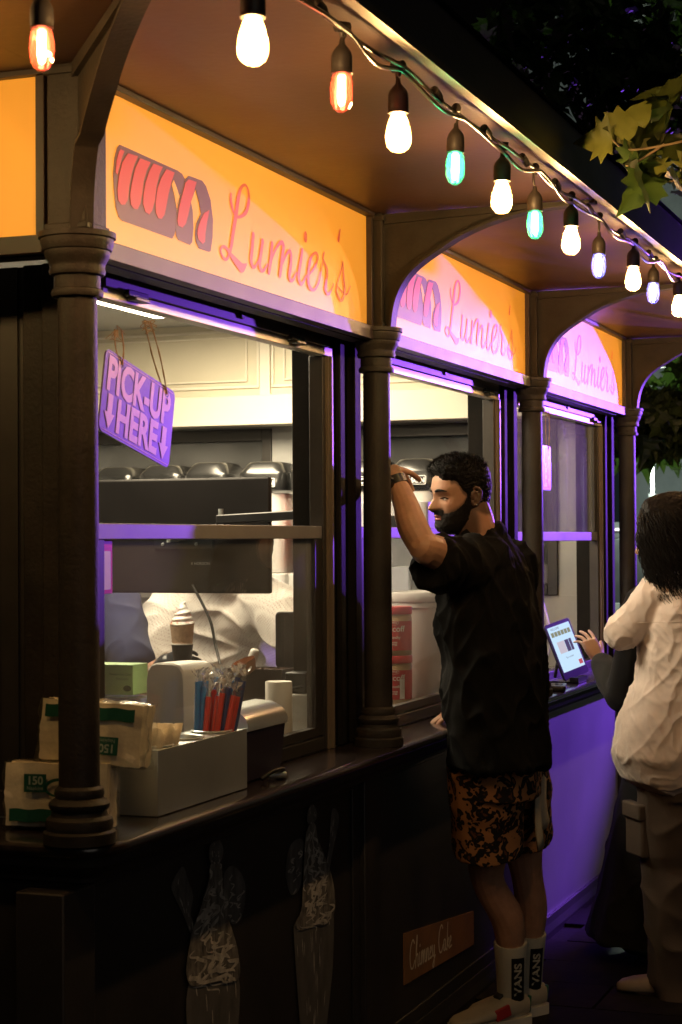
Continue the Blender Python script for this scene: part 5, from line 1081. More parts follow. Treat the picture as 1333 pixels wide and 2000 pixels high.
    an_ = n_.new('ShaderNodeAttribute'); an_.attribute_name = 'stubble_eye_tint'; mx_ = n_.new('ShaderNodeMix'); mx_.data_type = 'RGBA'; l_.new(an_.outputs['Fac'], mx_.inputs[0]); l_.new(src, mx_.inputs[6]); mx_.inputs[7].default_value = (.045, .026, .018, 1); l_.new(mx_.outputs[2], bs.inputs['Base Color'])
    bme.materials.append(sk)
    # watch
    d = (wri-elb).normalized(); w0 = wri-d*.016; q = MB(); q.tube([w0-d*.012, w0+d*.012], .0315, 24); q.build('watch_strap', BLACK, T_, smooth=40)
    u_ = Vector((-.35, -.6, .2)); u_ = (u_-d*u_.dot(d)).normalized(); q = MB(); q.tube([w0+u_*.029, w0+u_*.040], .019, 24); q.build('watch_case', mat('watch_dark', (.03, .03, .03), .2, .6), T_, smooth=40)
    # shirt
    s_ = MB()
    s_.loft([ell(c, rx, ry, rot, 36, .86) for c, rx, ry, rot in ((V(.206, 2.10, .856), .142, .225, .16), (V(.204, 2.10, .91), .141, .225, .15), (V(.192, 2.10, 1.02), .138, .222, .14), (V(.190, 2.115, 1.15), .138, .222, .13), (V(.172, 2.11, 1.28), .132, .222, .12), (V(.165, 2.11, 1.38), .122, .215, .12), (V(.165, 2.105, 1.445), .100, .180, .12), (V(.163, 2.10, 1.490), .070, .110, .12), (V(.158, 2.095, 1.512), .060, .072, .12))])
    a = sh_l+Vector((.02, .05, .0)); e = sh_l.lerp(elb, .52)
    limb(s_, [a, sh_l+Vector((0, -.01, -.012)), sh_l.lerp(elb, .3)+Vector((-.002, 0, -.022)), e+Vector((0, 0, -.026))], [.082, .080, .074, .070], 20)
    # cut the sleeve end flat by a short straight cuff
    d_ = (elb-sh_l).normalized(); s_.tube([e+Vector((0, 0, -.026))-d_*.05, e+Vector((0, 0, -.030))+d_*.060], [.070, .074], 24)
    er_ = sh_r.lerp(er, .75); limb(s_, [sh_r+Vector((0, -.05, 0)), sh_r, sh_r.lerp(er, .5), er_], [.085, .084, .082, .086], 20)
    s_.tube([V(.158, 2.094, 1.495), V(.151, 2.086, 1.518)], [.066, .0625], 24)
    me = fuse(s_, .006, 6)
    def fold(p, n_):
        w = p+O; up = sstep(1.50, 1.1, w.z)
        v = noise.noise(Vector((w.x*9, w.y*9, w.z*2.2+1.3)))*.012*up + (1-abs(noise.noise(Vector((w.x*11+w.z*3, w.y*11+w.z*2, w.z*3.2)))))**5*.018 + (1-abs(noise.noise(Vector((w.x*17-w.z*4, w.y*17+w.z*5, w.z*5+3)))))**6*.010 - .006
        v += noise.noise(w*24)*.0025
        lim = 0
        return v
    displace(me, fold)
    # keep the front of the shirt outside the counter edge
    for v in me.vertices:
        w = v.co+O
        if w.z < 1.0 and w.x < .086: v.co.x += (.086-w.x)*sstep(1.0, .965, w.z)
    link_mesh('shirt', me, BLACKT, T_)
    # shorts
    q = MB()
    for pts, rr in (([V(.182, 2.05, .86), V(.170, 2.09, .75), V(.158, 2.145, .605)], (.112, .112, .106)), ([V(.20, 2.22, .86), V(.208, 2.27, .75), V(.208, 2.32, .605)], (.112, .110, .104))):
        q.tube([p for p in cr(pts, 5)], [rr[0]]*6+[rr[2]]*5, 24)
    q.loft([ell(V(.195, 2.14, z), .122, .19, .15, 30) for z in (.76, .82, .90)])
    me = fuse(q, .006, 4); displace(me, lambda p, n_: noise.noise(Vector((p.x*14, p.y*14, p.z*3)))*.010 + noise.noise(p*30)*.002)
    for v in me.vertices:
        w = v.co+O
        if w.x < .050: v.co.x += (.050-w.x)
    link_mesh('shorts', me, leopard(), T_)
    # towel corner hanging from the back pocket
    q = MB(); vs = []
    for i in range(9):
        for j in range(6): vs.append(V(.300+.012*math.sin(j*1.7)+.012*(i/8), 2.13+.018*j+.01*math.sin(i*.9), .845-.030*i*(1-.06*j)))
    q.add(vs, [(i*6+j, i*6+j+1, (i+1)*6+j+1, (i+1)*6+j) for i in range(8) for j in range(5)]); o = q.build('towel', mat('towel_cream', (.50, .44, .34), .9, bump=.4, bscale=200), T_, smooth=80); md = o.modifiers.new('s', 'SOLIDIFY'); md.thickness = .006
    # socks and shoes
    SOCKM = mat('sock_white', (.52, .50, .42), .9, bump=.5, bscale=300)
    for a_, nm in ((an, 'near'), (an2, 'far')):
        up = (Vector((a_.x*.98, a_.y-.045, .40))-a_).normalized(); up = ((V(.180, 2.305, .26) if nm == 'near' else V(.200, 2.45, .26))-a_).normalized()
        c = [a_+up*t for t in (-.070, .0, .05, .10, .158, .164)]
        q = MB(); q.tube(c, [.043, .0415, .0430, .0455, .0500, .0485], 28); so_ = q.build('sock', SOCKM, T_, smooth=60)
        # black block with vertical lettering, facing the viewer side
        face = Vector((.42, -.90, .0)).normalized(); side = Vector((0, 0, 1)).cross(face); side.normalize()
        def FS(d):
            def f(t, h_):      # t up the sock, h_ around it
                r = .0418+.0085*max(0, t/.158)**1.4+d; ang = h_/r; base = a_+up*t
                return base+(face*math.cos(ang)+side*math.sin(ang))*r
            return f
        q = MB(); fs_ = FS(.0035); n_ = 8; grid = [fs_(-.030+.150*i/10, -.006+.044*j/n_) for i in range(11) for j in range(n_+1)]
        q.add(grid, [(i*(n_+1)+j, i*(n_+1)+j+1, (i+1)*(n_+1)+j+1, (i+1)*(n_+1)+j) for i in range(10) for j in range(n_)]); q.build('logo_block', BLACK, so_, recalc=False)
        q = MB(); f2 = FS(.0048); text_into(q, 'VANS', lambda x_, y_: f2(.050+x_, .016-y_), .034, bold=.0011, xs=1.25); q.build('lettering', SOCKM, so_, recalc=False)
        # shoe
        d = Vector((-.62, -.78, 0)).normalized(); n2 = Vector((-d.y, d.x, 0)); base = Vector((a_.x, a_.y, .0))
        rings = []
        for t, w, h_ in ((-.055, .022, .06), (-.045, .036, .085), (-.01, .041, .100), (.04, .043, .082), (.09, .047, .062), (.14, .050, .050), (.18, .044, .042), (.205, .028, .034), (.213, .010, .026)):
            c = base+d*t
            rings.append([c+n2*(w*math.copysign(abs(math.cos(u))**.7, math.cos(u)))+Vector((0, 0, .028+(h_-.02)*.5+(h_-.02)*.5*math.copysign(abs(math.sin(u))**.8, math.sin(u)))) for u in [2*math.pi*k/20 for k in range(20)]])
        q = MB(); q.loft(rings); sh_ = q.build('shoe', mat('shoe_cream', (.46, .40, .30), .6, var=.12), T_, smooth=50)
        q = MB(); rings = [[c_+Vector((0, 0, z)) for c_ in [base+d*t+n2*w*s2 for t, w, s2 in [(t, w+.004, 1) for t, w in ((-.06, .02), (-.045, .038), (0, .044), (.06, .046), (.12, .052), (.17, .048), (.205, .030), (.218, .008))]+[(t, w+.004, -1) for t, w in ((.218, .008), (.205, .030), (.17, .048), (.12, .052), (.06, .046), (0, .044), (-.045, .038), (-.06, .02))]]] for z in (.002, .030)]
        q.loft(rings); q.build('sole', mat('sole_white', (.55, .52, .46), .6), sh_)
        q = MB(); q.obox(base+d*.06+n2*.040+Vector((0, 0, .052)), (.055, .014, .035), (0, .25, math.atan2(d.y, d.x))); q.build('side_panel', mat('shoe_red', (.42, .03, .03), .5), sh_, bevel=.004)
        q = MB(); q.obox(base+d*.035+Vector((0, 0, .098)), (.045, .03, .010), (0, .55, math.atan2(d.y, d.x))); q.build('tongue_label', BLACK, sh_, bevel=.003)
        q = MB(); q.obox(base-d*.045+Vector((.0, .0, .062)), (.018, .062, .05), (0, -.1, math.atan2(d.y, d.x))); q.build('heel_tab', mat('shoe_green', (.03, .13, .08), .5), sh_, bevel=.004)
def leopard():
    m = bpy.data.materials.new('leopard_print'); m.use_nodes = True; n = m.node_tree.nodes; l = m.node_tree.links; b = n['Principled BSDF']; b.inputs['Roughness'].default_value = .85
    tc = n.new('ShaderNodeTexCoord'); nz = n.new('ShaderNodeTexNoise'); nz.inputs['Scale'].default_value = 20; nz.inputs['Detail'].default_value = 2
    l.new(tc.outputs['Object'], nz.inputs['Vector'])
    mx = n.new('ShaderNodeMix'); mx.data_type = 'VECTOR'; mx.inputs['Factor'].default_value = 0.10; l.new(tc.outputs['Object'], mx.inputs[4]); l.new(nz.outputs['Color'], mx.inputs[5])
    vo = n.new('ShaderNodeTexVoronoi'); vo.inputs['Scale'].default_value = 33.0; l.new(mx.outputs[1], vo.inputs['Vector'])
    n2 = n.new('ShaderNodeTexNoise'); n2.inputs['Scale'].default_value = 45; l.new(tc.outputs['Object'], n2.inputs['Vector'])
    add = n.new('ShaderNodeMath'); add.operation = 'MULTIPLY_ADD'; add.inputs[1].default_value = .55; l.new(n2.outputs[0], add.inputs[0]); l.new(vo.outputs['Distance'], add.inputs[2])
    r = n.new('ShaderNodeValToRGB'); e = r.color_ramp.elements; e[0].position = .0; e[0].color = (.22, .075, .025, 1); e[1].position = .60; e[1].color = (.010, .007, .006, 1)
    x = e.new(.44); x.color = (.17, .06, .02, 1); x = e.new(.53); x.color = (.010, .007, .006, 1); x = e.new(.80); x.color = (.010, .007, .006, 1); x = e.new(.84); x.color = (.50, .23, .09, 1)
    l.new(add.outputs[0], r.inputs[0]); l.new(r.outputs[0], b.inputs['Base Color']); return m
man()

# ------------------------------------------------------------------ woman in the beige shirt
def woman():
    T_ = thing('person', 'woman with dark wavy hair, beige shirt and brown cargo trousers, hand at her chin', 'person', (0.585, 2.86, 0.05))
    O = Vector(T_.location); V = lambda x, y, z: Vector((x, y, z))-O
    HM = head_frame(V(.565, 2.80, 1.508), R(190), R(14), 0, .93)
    b = MB()
    b.loft([ell(c, rx, ry, .1, 24) for c, rx, ry in ((V(.60, 2.88, .78), .115, .165), (V(.60, 2.88, .90), .125, .175), (V(.605, 2.87, 1.03), .095, .13), (V(.60, 2.86, 1.18), .10, .145), (V(.598, 2.85, 1.28), .095, .165), (V(.60, 2.84, 1.34), .065, .13), (V(.60, 2.84, 1.37), .045, .07))])
    limb(b, [V(.60, 2.84, 1.34), V(.590, 2.825, 1.40), V(.58, 2.81, 1.46), V(.57, 2.80, 1.50)], [.052, .047, .046, .044])
    add_head(b, HM, False)
    sl = V(.555, 2.735, 1.335); el = V(.440, 2.715, 1.205); wl = V(.440, 2.90, 1.20)
    limb(b, [sl, sl.lerp(el, .5), el], [.047, .04, .036]); limb(b, [el, el.lerp(wl, .4), wl], [.036, .034, .022])
    hand(b, frame(wl, (.1, .95, -.1), (-.3, .0, .95)), 1, ((25, 40, 25), (30, 45, 25), (35, 45, 25), (40, 45, 25)), (30, 15, 8), 3, .85)
    sr = V(.63, 2.99, 1.31); er = V(.66, 3.05, 1.06); wr = V(.55, 3.0, .90)
    limb(b, [sr, sr.lerp(er, .5), er], [.047, .04, .036]); limb(b, [er, er.lerp(wr, .5), wr], [.036, .032, .022]); hand(b, frame(wr, (-.4, -.1, -.85), (-.8, .2, .3)), -1, ((20, 25, 15),)*4, (30, 12, 8), 4, .85)
    legs = (([V(.585, 2.80, .82), V(.575, 2.80, .55), V(.575, 2.82, .48), V(.585, 2.85, .13)], 0), ([V(.62, 2.96, .82), V(.63, 2.98, .55), V(.64, 3.0, .48), V(.66, 3.06, .13)], 1))
    for pts, k in legs:
        limb(b, pts, [.088, .06, .055, .036]); limb(b, [pts[-1], pts[-1]+Vector((-.04, -.0, -.05)), pts[-1]+Vector((-.12, -.0, -.075))], [.036, .034, .026])
    link_mesh('body', fuse(b, .004, 3), SKIN2, T_)
    # shirt: loose, gathered at the hem
    q = MB()
    q.loft([ell(c, rx, ry, .15, 36, .9) for c, rx, ry in ((V(.580, 2.86, .705), .118, .185), (V(.565, 2.86, .745), .165, .225), (V(.562, 2.86, .82), .188, .245), (V(.570, 2.86, .92), .175, .235), (V(.596, 2.86, 1.05), .150, .215), (V(.602, 2.85, 1.18), .138, .205), (V(.602, 2.845, 1.27), .125, .200), (V(.602, 2.84, 1.335), .095, .165), (V(.60, 2.835, 1.375), .066, .10), (V(.597, 2.83, 1.395), .055, .066))])
    limb(q, [V(.59, 2.74, 1.315), sl, sl.lerp(el, .55)+Vector((0, -.005, -.012)), el+Vector((-.004, -.003, -.004))], [.070, .066, .062, .056], 20)
    limb(q, [el+Vector((-.004, -.003, -.004)), el.lerp(wl, .45), el.lerp(wl, .72)], [.056, .050, .042], 20)
    limb(q, [V(.615, 2.95, 1.31), sr, sr.lerp(er, .6), er], [.075, .074, .072, .064], 20); limb(q, [er, er.lerp(wr, .7)], [.062, .046], 20)
    me = fuse(q, .0045, 6)
    def fold(p, n_):
        w = p+O
        c1 = (1-abs(noise.noise(Vector((w.x*7+w.z*5, w.y*8-w.z*4, w.z*4.5)))))**4
        c2 = (1-abs(noise.noise(Vector((w.x*12-w.z*7+5, w.y*12+w.z*6, w.z*6)))))**5
        c3 = (1-abs(noise.noise(Vector((w.x*26+w.z*10, w.y*24-w.z*12, w.z*13)))))**6
        return c1*.005 + c2*.005 + c3*.0035 + noise.noise(w*4)*.008 + noise.noise(w*60)*.0008 - .005
    displace(me, fold)
    LIN = mat('beige_linen', (.66, .56, .51), .85, var=.08, vscale=12, bump=.35, bscale=500, sheen=.2)
    sh = link_mesh('shirt', me, LIN, T_)
    # yoke seam: thin raised piping on the back
    q = MB(); pts = []
    dgm = me
    from mathutils.bvhtree import BVHTree
    bv = BVHTree.FromPolygons([v.co for v in me.vertices], [tuple(p.vertices) for p in me.polygons])
    for t in np.linspace(0, 1, 26):
        a = V(.48+.36*t, 2.50, 1.235-.01*t+.012*math.sin(t*3)); hit = bv.ray_cast(a, Vector((0.0, 1, 0)))
        if hit[0] is not None and (not pts or (Vector(pts[-1])-hit[0]).length < .06): pts.append(hit[0]+hit[1]*.0005)
    if len(pts) > 3: q.tube(pts, .0016, 6); q.build('yoke_seam', LIN, sh, smooth=60)
    # trousers
    q = MB()
    for pts, k in legs:
        P = [pts[0], pts[1], pts[2], pts[3]+Vector((0, 0, .0)), pts[3]+Vector((0.0, 0, -.055))]
        limb(q, P, [.118, .112, .108, .098, .094], 24)
    q.loft([ell(V(.60, 2.87, z), .140, .20, .1, 30) for z in (.68, .75, .84)])
    me = fuse(q, .007, 4)
    displace(me, lambda p, n_: (1-abs(noise.noise(Vector((p.x*9, p.y*9, p.z*6)))))**4*.012+noise.noise(p*9)*.008-.005)
    TR = mat('brown_twill', (.085, .060, .046), .9, var=.15, vscale=8, bump=.4, bscale=400)
    tr = link_mesh('trousers', me, TR, T_)
    for (c, rz) in ((V(.470, 2.765, .58), .6), (V(.700, 2.80, .60), -.9)):
        q = MB(); q.obox(c, (.030, .13, .16), (0, 0, rz)); po = q.build('cargo_pocket', TR, tr, bevel=.008); q = MB(); q.obox(c+Vector((-.006 if rz > 0 else .006, -.004, .062)), (.034, .138, .05), (0, 0, rz)); q.build('pocket_flap', TR, po, bevel=.006)
    for pts, k in legs:
        a_ = pts[-1]; d = Vector((-.97, -.05+.1*k, 0)).normalized(); n2 = Vector((-d.y, d.x, 0)); base = Vector((a_.x, a_.y, 0)); rings = []
        for t, w, h_ in ((-.06, .020, .05), (-.045, .036, .075), (0, .042, .085), (.05, .044, .070), (.10, .047, .055), (.15, .046, .046), (.185, .034, .036), (.20, .012, .024)):
            rings.append([base+d*t+n2*(w*math.copysign(abs(math.cos(u))**.7, math.cos(u)))+Vector((0, 0, .004+h_*.5+h_*.5*math.copysign(abs(math.sin(u))**.7, math.sin(u)))) for u in [2*math.pi*i/20 for i in range(20)]])
        q = MB(); q.loft(rings); q.build('shoe', mat('shoe_beige', (.36, .29, .23), .6, var=.12), T_, smooth=50)
    # long dark wavy hair
    HW = mat('hair_dark_brown', (.0040, .0030, .0030), .55, spec=.12, var=.4, vscale=70)
    hs = shell(HM, lambda p: sstep(.045, .062, p.z) if p.x > .055 else sstep(.075, .045, p.x) if p.x > .045 else 1.0 if (p.x < .03 or p.z > .04) else sstep(.05, .03, p.x), lambda p: (.018+.010*sstep(.0, .08, p.z)+.012*sstep(.0, -.08, p.x))*(1-.8*sstep(.02, .08, p.x)), 'hair', HW, T_, male=False, jit=.004, zr=(.115, -.10))
    q = MB(); rn = random.Random(9)
    for k in range(2600):
        z = rn.uniform(-.02, .113); a = rn.uniform(.62, 2*math.pi-.62); p = head_pt(z, a, False)
        o = Vector((p.x, p.y, p.z*.7)).normalized(); st = p+o*.014
        L = rn.uniform(.17, .31); n_ = 12; pts = []; ph = rn.uniform(0, 6); fr_ = rn.uniform(60, 85); amp = rn.uniform(.006, .013)
        back = Vector((p.x if p.x < .03 else .03, p.y, 0)); bd_ = back.normalized() if back.length > .01 else Vector((-1, 0, 0))
        for i in range(n_):
            t = i/(n_-1); s_ = t*L
            out = .030*math.sin(min(1, t*2.2)*math.pi/2)+.030*t
            fall = max(0, s_-.035*(1-abs(p.z)/.12))
            w = st+bd_*(out*(.7+.5*abs(bd_.y)))+Vector((0, 0, .010*math.sin(t*math.pi)*(.6) - fall*.86))
            w += Vector((-bd_.y, bd_.x, 0))*amp*math.sin(s_*fr_+ph)*(t**.6)+bd_*amp*.7*math.cos(s_*fr_+ph)*(t**.6)
            w.x -= .02*t
            pts.append(HM @ w)
        q.tube(pts, [.0019*(1-.7*i/(n_-1))+.0003 for i in range(n_)], 3, caps=False)
    q.build('hair_locks', HW, hs, smooth=180, recalc=False)
woman()

# ------------------------------------------------------------------ person in black behind her, hand at the tablet
def black_person():
    T_ = thing('person', 'person in a long black coat behind the woman, reaching a hand to the tablet', 'person', (0.46, 3.40, 0.05))
    O = Vector(T_.location); V = lambda x, y, z: Vector((x, y, z))-O
    HM = head_frame(V(.50, 3.36, 1.47), R(170), R(12), 0, .92)
    b = MB()
    b.loft([ell(c, rx, ry, .1, 24) for c, rx, ry in ((V(.47, 3.40, .78), .12, .17), (V(.47, 3.40, .92), .12, .17), (V(.48, 3.39, 1.10), .10, .15), (V(.49, 3.38, 1.24), .095, .165), (V(.495, 3.37, 1.31), .06, .12))])
    limb(b, [V(.495, 3.37, 1.30), V(.50, 3.365, 1.38), V(.50, 3.36, 1.46)], [.05, .045, .044]); add_head(b, HM, False)
    sh = V(.40, 3.27, 1.27); el = V(.285, 3.44, .945); wr = V(.165, 3.60, 1.058)
    limb(b, [sh, sh.lerp(el, .5), el], [.045, .04, .036]); limb(b, [el, el.lerp(wr, .5), wr], [.036, .032, .023])
    hand(b, frame(wr, (-.50, .22, .84), (.70, -.55, .45)), -1, ((8, 12, 8), (14, 18, 10), (20, 24, 12), (26, 28, 14)), (42, 6, 4), 9, .92)
    for s_ in (-1, 1): limb(b, [V(.47, 3.40+s_*.08, .8), V(.47, 3.40+s_*.08, .48), V(.48, 3.40+s_*.09, .12), V(.40, 3.40+s_*.09, .075)], [.085, .055, .038, .030])
    link_mesh('body', fuse(b, .004, 3), mat('skin_light', (.58, .38, .30), .5, sss=.1, var=.08, vscale=30), T_)
    q = MB()
    q.loft([ell(c, rx, ry, .1, 36) for c, rx, ry in ((V(.455, 3.40, .115), .300, .30), (V(.458, 3.40, .30), .255, .265), (V(.462, 3.40, .55), .200, .23), (V(.468, 3.40, .78), .150, .20), (V(.475, 3.40, .95), .125, .18), (V(.485, 3.39, 1.12), .125, .185), (V(.49, 3.38, 1.25), .115, .19), (V(.495, 3.37, 1.315), .075, .14), (V(.498, 3.368, 1.345), .056, .07))])
    limb(q, [V(.45, 3.30, 1.26), sh, sh.lerp(el, .5), el], [.07, .07, .066, .062], 20); limb(q, [el, el.lerp(wr, .5), el.lerp(wr, .82)], [.060, .054, .046], 20)
    me = fuse(q, .007, 4); displace(me, lambda p, n_: noise.noise(Vector((p.x*10, p.y*10, p.z*1.6)))*.014*sstep(1.2, .4, p.z+.05)+(1-abs(noise.noise(p*8)))**4*.007-.003)
    link_mesh('coat', me, mat('black_wool', (.007, .007, .009), .95, bump=.3, bscale=300), T_)
    shell(HM, lambda p: sstep(.05, .062, p.z) if p.x > .05 else 1.0, lambda p: .022, 'hair', HAIRM, T_, male=False, jit=.004, zr=(.115, -.10))
    for s_ in (-1, 1):
        q = MB(); base = V(.47, 3.40+s_*.09, .05); q.sphere(base+Vector((-.05, 0, .040)), (.12, .045, .038), 18, 10); q.build('shoe', BLACK, T_, smooth=60)
black_person()

# ------------------------------------------------------------------ two workers inside
def knit():
    m = bpy.data.materials.new('white_mesh_knit'); m.use_nodes = True; n = m.node_tree.nodes; l = m.node_tree.links; b = n['Principled BSDF']; b.inputs['Roughness'].default_value = .9
    tc = n.new('ShaderNodeTexCoord'); mp = n.new('ShaderNodeMapping'); mp.inputs['Rotation'].default_value = (0, .7, .3); l.new(tc.outputs['Object'], mp.inputs[0])
    vo = n.new('ShaderNodeTexVoronoi'); vo.inputs['Scale'].default_value = 120; vo.inputs['Randomness'].default_value = .12; l.new(mp.outputs[0], vo.inputs['Vector'])
    r = n.new('ShaderNodeValToRGB'); e = r.color_ramp.elements; e[0].position = .22; e[0].color = (.58, .50, .46, 1); e[1].position = .36; e[1].color = (.82, .78, .74, 1)
    l.new(vo.outputs['Distance'], r.inputs[0]); l.new(r.outputs[0], b.inputs['Base Color'])
    bp = n.new('ShaderNodeBump'); bp.inputs['Strength'].default_value = .5; bp.inputs['Distance'].default_value = .003; l.new(vo.outputs['Distance'], bp.inputs['Height']); l.new(bp.outputs[0], b.inputs['Normal']); return m
def worker_white():
    T_ = thing('person', 'worker in a white mesh knit top bending over behind the monitor', 'person', (-1.15, 3.25, 0.045))
    O = Vector(T_.location); V = lambda x, y, z: Vector((x, y, z))-O
    HM = head_frame(V(-.93, 2.92, 1.475), R(300), R(25), 0, .92); b = MB()
    spine = [V(-1.17, 3.27, .80), V(-1.17, 3.25, .95), V(-1.14, 3.18, 1.10), V(-1.09, 3.10, 1.24), V(-1.02, 3.02, 1.33)]
    b.loft([ell(c, rx, ry, .3, 24) for c, rx, ry in zip(spine, (.16, .15, .13, .15, .12), (.14, .13, .115, .12, .09))])
    limb(b, [spine[-1], V(-.97, 2.96, 1.40), V(-.93, 2.92, 1.47)], [.055, .047, .046]); add_head(b, HM, False)
    sr = V(-.90, 3.02, 1.27); er = V(-.70, 2.93, 1.10); wr = V(-.56, 2.75, 1.03); sl = V(-1.25, 3.05, 1.27); el = V(-1.33, 2.85, 1.05); wl = V(-1.12, 2.68, 1.0)
    for a, e, w in ((sr, er, wr), (sl, el, wl)): limb(b, [a, a.lerp(e, .5), e], [.05, .045, .038]); limb(b, [e, e.lerp(w, .5), w], [.038, .034, .024])
    hand(b, frame(wr, (.5, -.6, -.3), (0, .2, 1)), 1, ((25, 30, 20),)*4, (30, 12, 8), 5, .9); hand(b, frame(wl, (.5, -.6, -.3), (0, .2, 1)), -1, ((25, 30, 20),)*4, (30, 12, 8), 5, .9)
    for s_ in (-1, 1): limb(b, [V(-1.17+s_*.08, 3.27, .82), V(-1.17+s_*.09, 3.25, .48), V(-1.17+s_*.1, 3.28, .11), V(-1.17+s_*.1, 3.20, .08)], [.09, .06, .04, .035])
    link_mesh('body', fuse(b, .005, 3), SKIN, T_)
    q = MB(); q.loft([ell(c, rx, ry, .3, 32) for c, rx, ry in zip([spine[0]]+spine, (.20, .215, .215, .21, .205, .15), (.18, .19, .175, .165, .15, .11))][1:])
    limb(q, [spine[3], sr, sr.lerp(er, .55), er], [.14, .105, .088, .070], 20); limb(q, [er, er.lerp(wr, .45)], [.068, .055], 20); limb(q, [spine[3], sl, sl.lerp(el, .6), el], [.14, .10, .085, .07], 20)
    me = fuse(q, .007, 5); displace(me, lambda p, n_: (1-abs(noise.noise(Vector((p.x*7+p.z*6, p.y*7, p.z*9)))))**4*.016-.004+noise.noise(p*8)*.006); link_mesh('top', me, knit(), T_)
    q = MB()
    for s_ in (-1, 1): limb(q, [V(-1.17+s_*.08, 3.27, .84), V(-1.17+s_*.09, 3.25, .48), V(-1.17+s_*.1, 3.28, .13)], [.115, .085, .07], 20)
    link_mesh('trousers', fuse(q, .008, 3), BLACKT, T_)
    shell(HM, lambda p: sstep(.05, .062, p.z) if p.x > .05 else 1.0, lambda p: .022, 'hair', HAIRM, T_, male=False, jit=.004, zr=(.115, -.10))
worker_white()
def worker_navy():
    T_ = thing('person', 'worker in a navy shirt with black gloves holding out an ice cream cone', 'person', (-1.42, 2.65, 0.045))
    O = Vector(T_.location); V = lambda x, y, z: Vector((x+.16, y-.35, z))-O; U = lambda x, y, z: Vector((x, y, z))-O
    HM = head_frame(V(-1.53, 2.93, 1.52), R(290), R(10), 0, .92); b = MB()
    b.loft([ell(c, rx, ry, .3, 24) for c, rx, ry in ((V(-1.58, 3.0, .80), .15, .12), (V(-1.58, 3.0, 1.0), .14, .11), (V(-1.57, 2.99, 1.2), .16, .115), (V(-1.56, 2.98, 1.33), .15, .10), (V(-1.55, 2.97, 1.38), .07, .06))])
    limb(b, [V(-1.55, 2.97, 1.36), V(-1.54, 2.95, 1.44), V(-1.53, 2.93, 1.51)], [.055, .05, .05]); add_head(b, HM)
    sr = U(-1.24, 2.52, 1.30); er = U(-1.04, 2.30, 1.035); wr = U(-.812, 2.035, 1.128); sl = V(-1.72, 3.02, 1.31); el = V(-1.75, 2.92, 1.05); wl = V(-1.50, 2.70, 1.0)
    limb(b, [sr, sr.lerp(er, .5), er], [.052, .046, .040]); limb(b, [er, er.lerp(wr, .4), wr], [.042, .042, .028]); limb(b, [sl, sl.lerp(el, .5), el], [.052, .046, .04]); limb(b, [el, el.lerp(wl, .5), wl], [.04, .036, .026]); hand(b, frame(wl, (.6, -.5, -.2), (0, .2, 1)), -1, ((25, 30, 20),)*4, (30, 12, 8), 5)
    for s_ in (-1, 1): limb(b, [V(-1.58+s_*.08, 3.0, .82), V(-1.58+s_*.09, 3.0, .48), V(-1.58+s_*.1, 3.02, .11), V(-1.58+s_*.1, 2.94, .08)], [.09, .06, .04, .035])
    link_mesh('body', fuse(b, .005, 3), SKIN2, T_)
    q = MB(); q.loft([ell(c, rx, ry, .3, 32) for c, rx, ry in ((V(-1.58, 3.0, .82), .19, .15), (V(-1.58, 3.0, 1.0), .185, .145), (V(-1.57, 2.99, 1.2), .19, .14), (V(-1.56, 2.98, 1.32), .17, .12), (V(-1.555, 2.97, 1.375), .08, .075))])
    limb(q, [V(-1.48, 2.94, 1.28), sr, sr.lerp(er, .35), sr.lerp(er, .7)], [.09, .082, .078, .074], 20); limb(q, [V(-1.66, 3.0, 1.28), sl, sl.lerp(el, .75)], [.09, .085, .08], 20)
    me = fuse(q, .007, 4); displace(me, lambda p, n_: (1-abs(noise.noise(p*7)))**4*.010-.003); link_mesh('shirt', me, mat('navy_cotton', (.020, .024, .075), .85, bump=.3, bscale=300), T_)
    q = MB()
    for s_ in (-1, 1): limb(q, [V(-1.58+s_*.08, 3.0, .84), V(-1.58+s_*.09, 3.0, .48), V(-1.58+s_*.1, 3.02, .13)], [.115, .085, .07], 20)
    link_mesh('trousers', fuse(q, .008, 3), BLACKT, T_)
    g = MB(); cc = None
    hand(g, frame(U(-.812, 2.035, 1.130), (.80, -.42, .12), (-.35, -.75, .30)), -1, ((35, 45, 25), (38, 48, 25), (40, 50, 25), (42, 50, 25)), (40, 14, 10), 6, .98, 1.1); limb(g, [U(-.850, 2.082, 1.112), U(-.812, 2.035, 1.128)], [.033, .032])
    link_mesh('glove', fuse(g, .004, 3), mat('black_nitrile', (.010, .012, .018), .35), T_)
    shell(HM, lambda p: sstep(.05, .062, p.z) if p.x > .05 else sstep(-.06, -.03, p.z), lambda p: .012, 'hair', HAIRM, T_, jit=.003)
    # the cone in the gloved hand
    C_ = thing('ice_cream_cone', 'waffle cone in a dark sleeve topped with swirled ice cream and sprinkles', 'ice cream', (-.728, 1.965, 1.112))
    C_.scale = (.88, .88, .88)
    q = MB(); q.lathe([(.026, .0), (.0365, .088), (.0375, .090), (.034, .090)], n=32); q.build('sleeve', mat('cone_sleeve', (.022, .016, .014), .5), C_, smooth=50)
    q = MB(); q.lathe([(.0372, .0902), (.0380, .092), (.0372, .094), (.034, .0942)], n=32); q.build('sleeve_rim', WHITEP, C_, smooth=50)
    q = MB(); q.lathe([(.030, .086), (.035, .100), (.041, .155), (.0425, .162), (.039, .163)], n=32); q.build('cone', mat('cake_tan', (.62, .42, .28), .7, var=.2, vscale=60, bump=.8, bscale=120), C_, smooth=50)
    q = MB(); rings = []
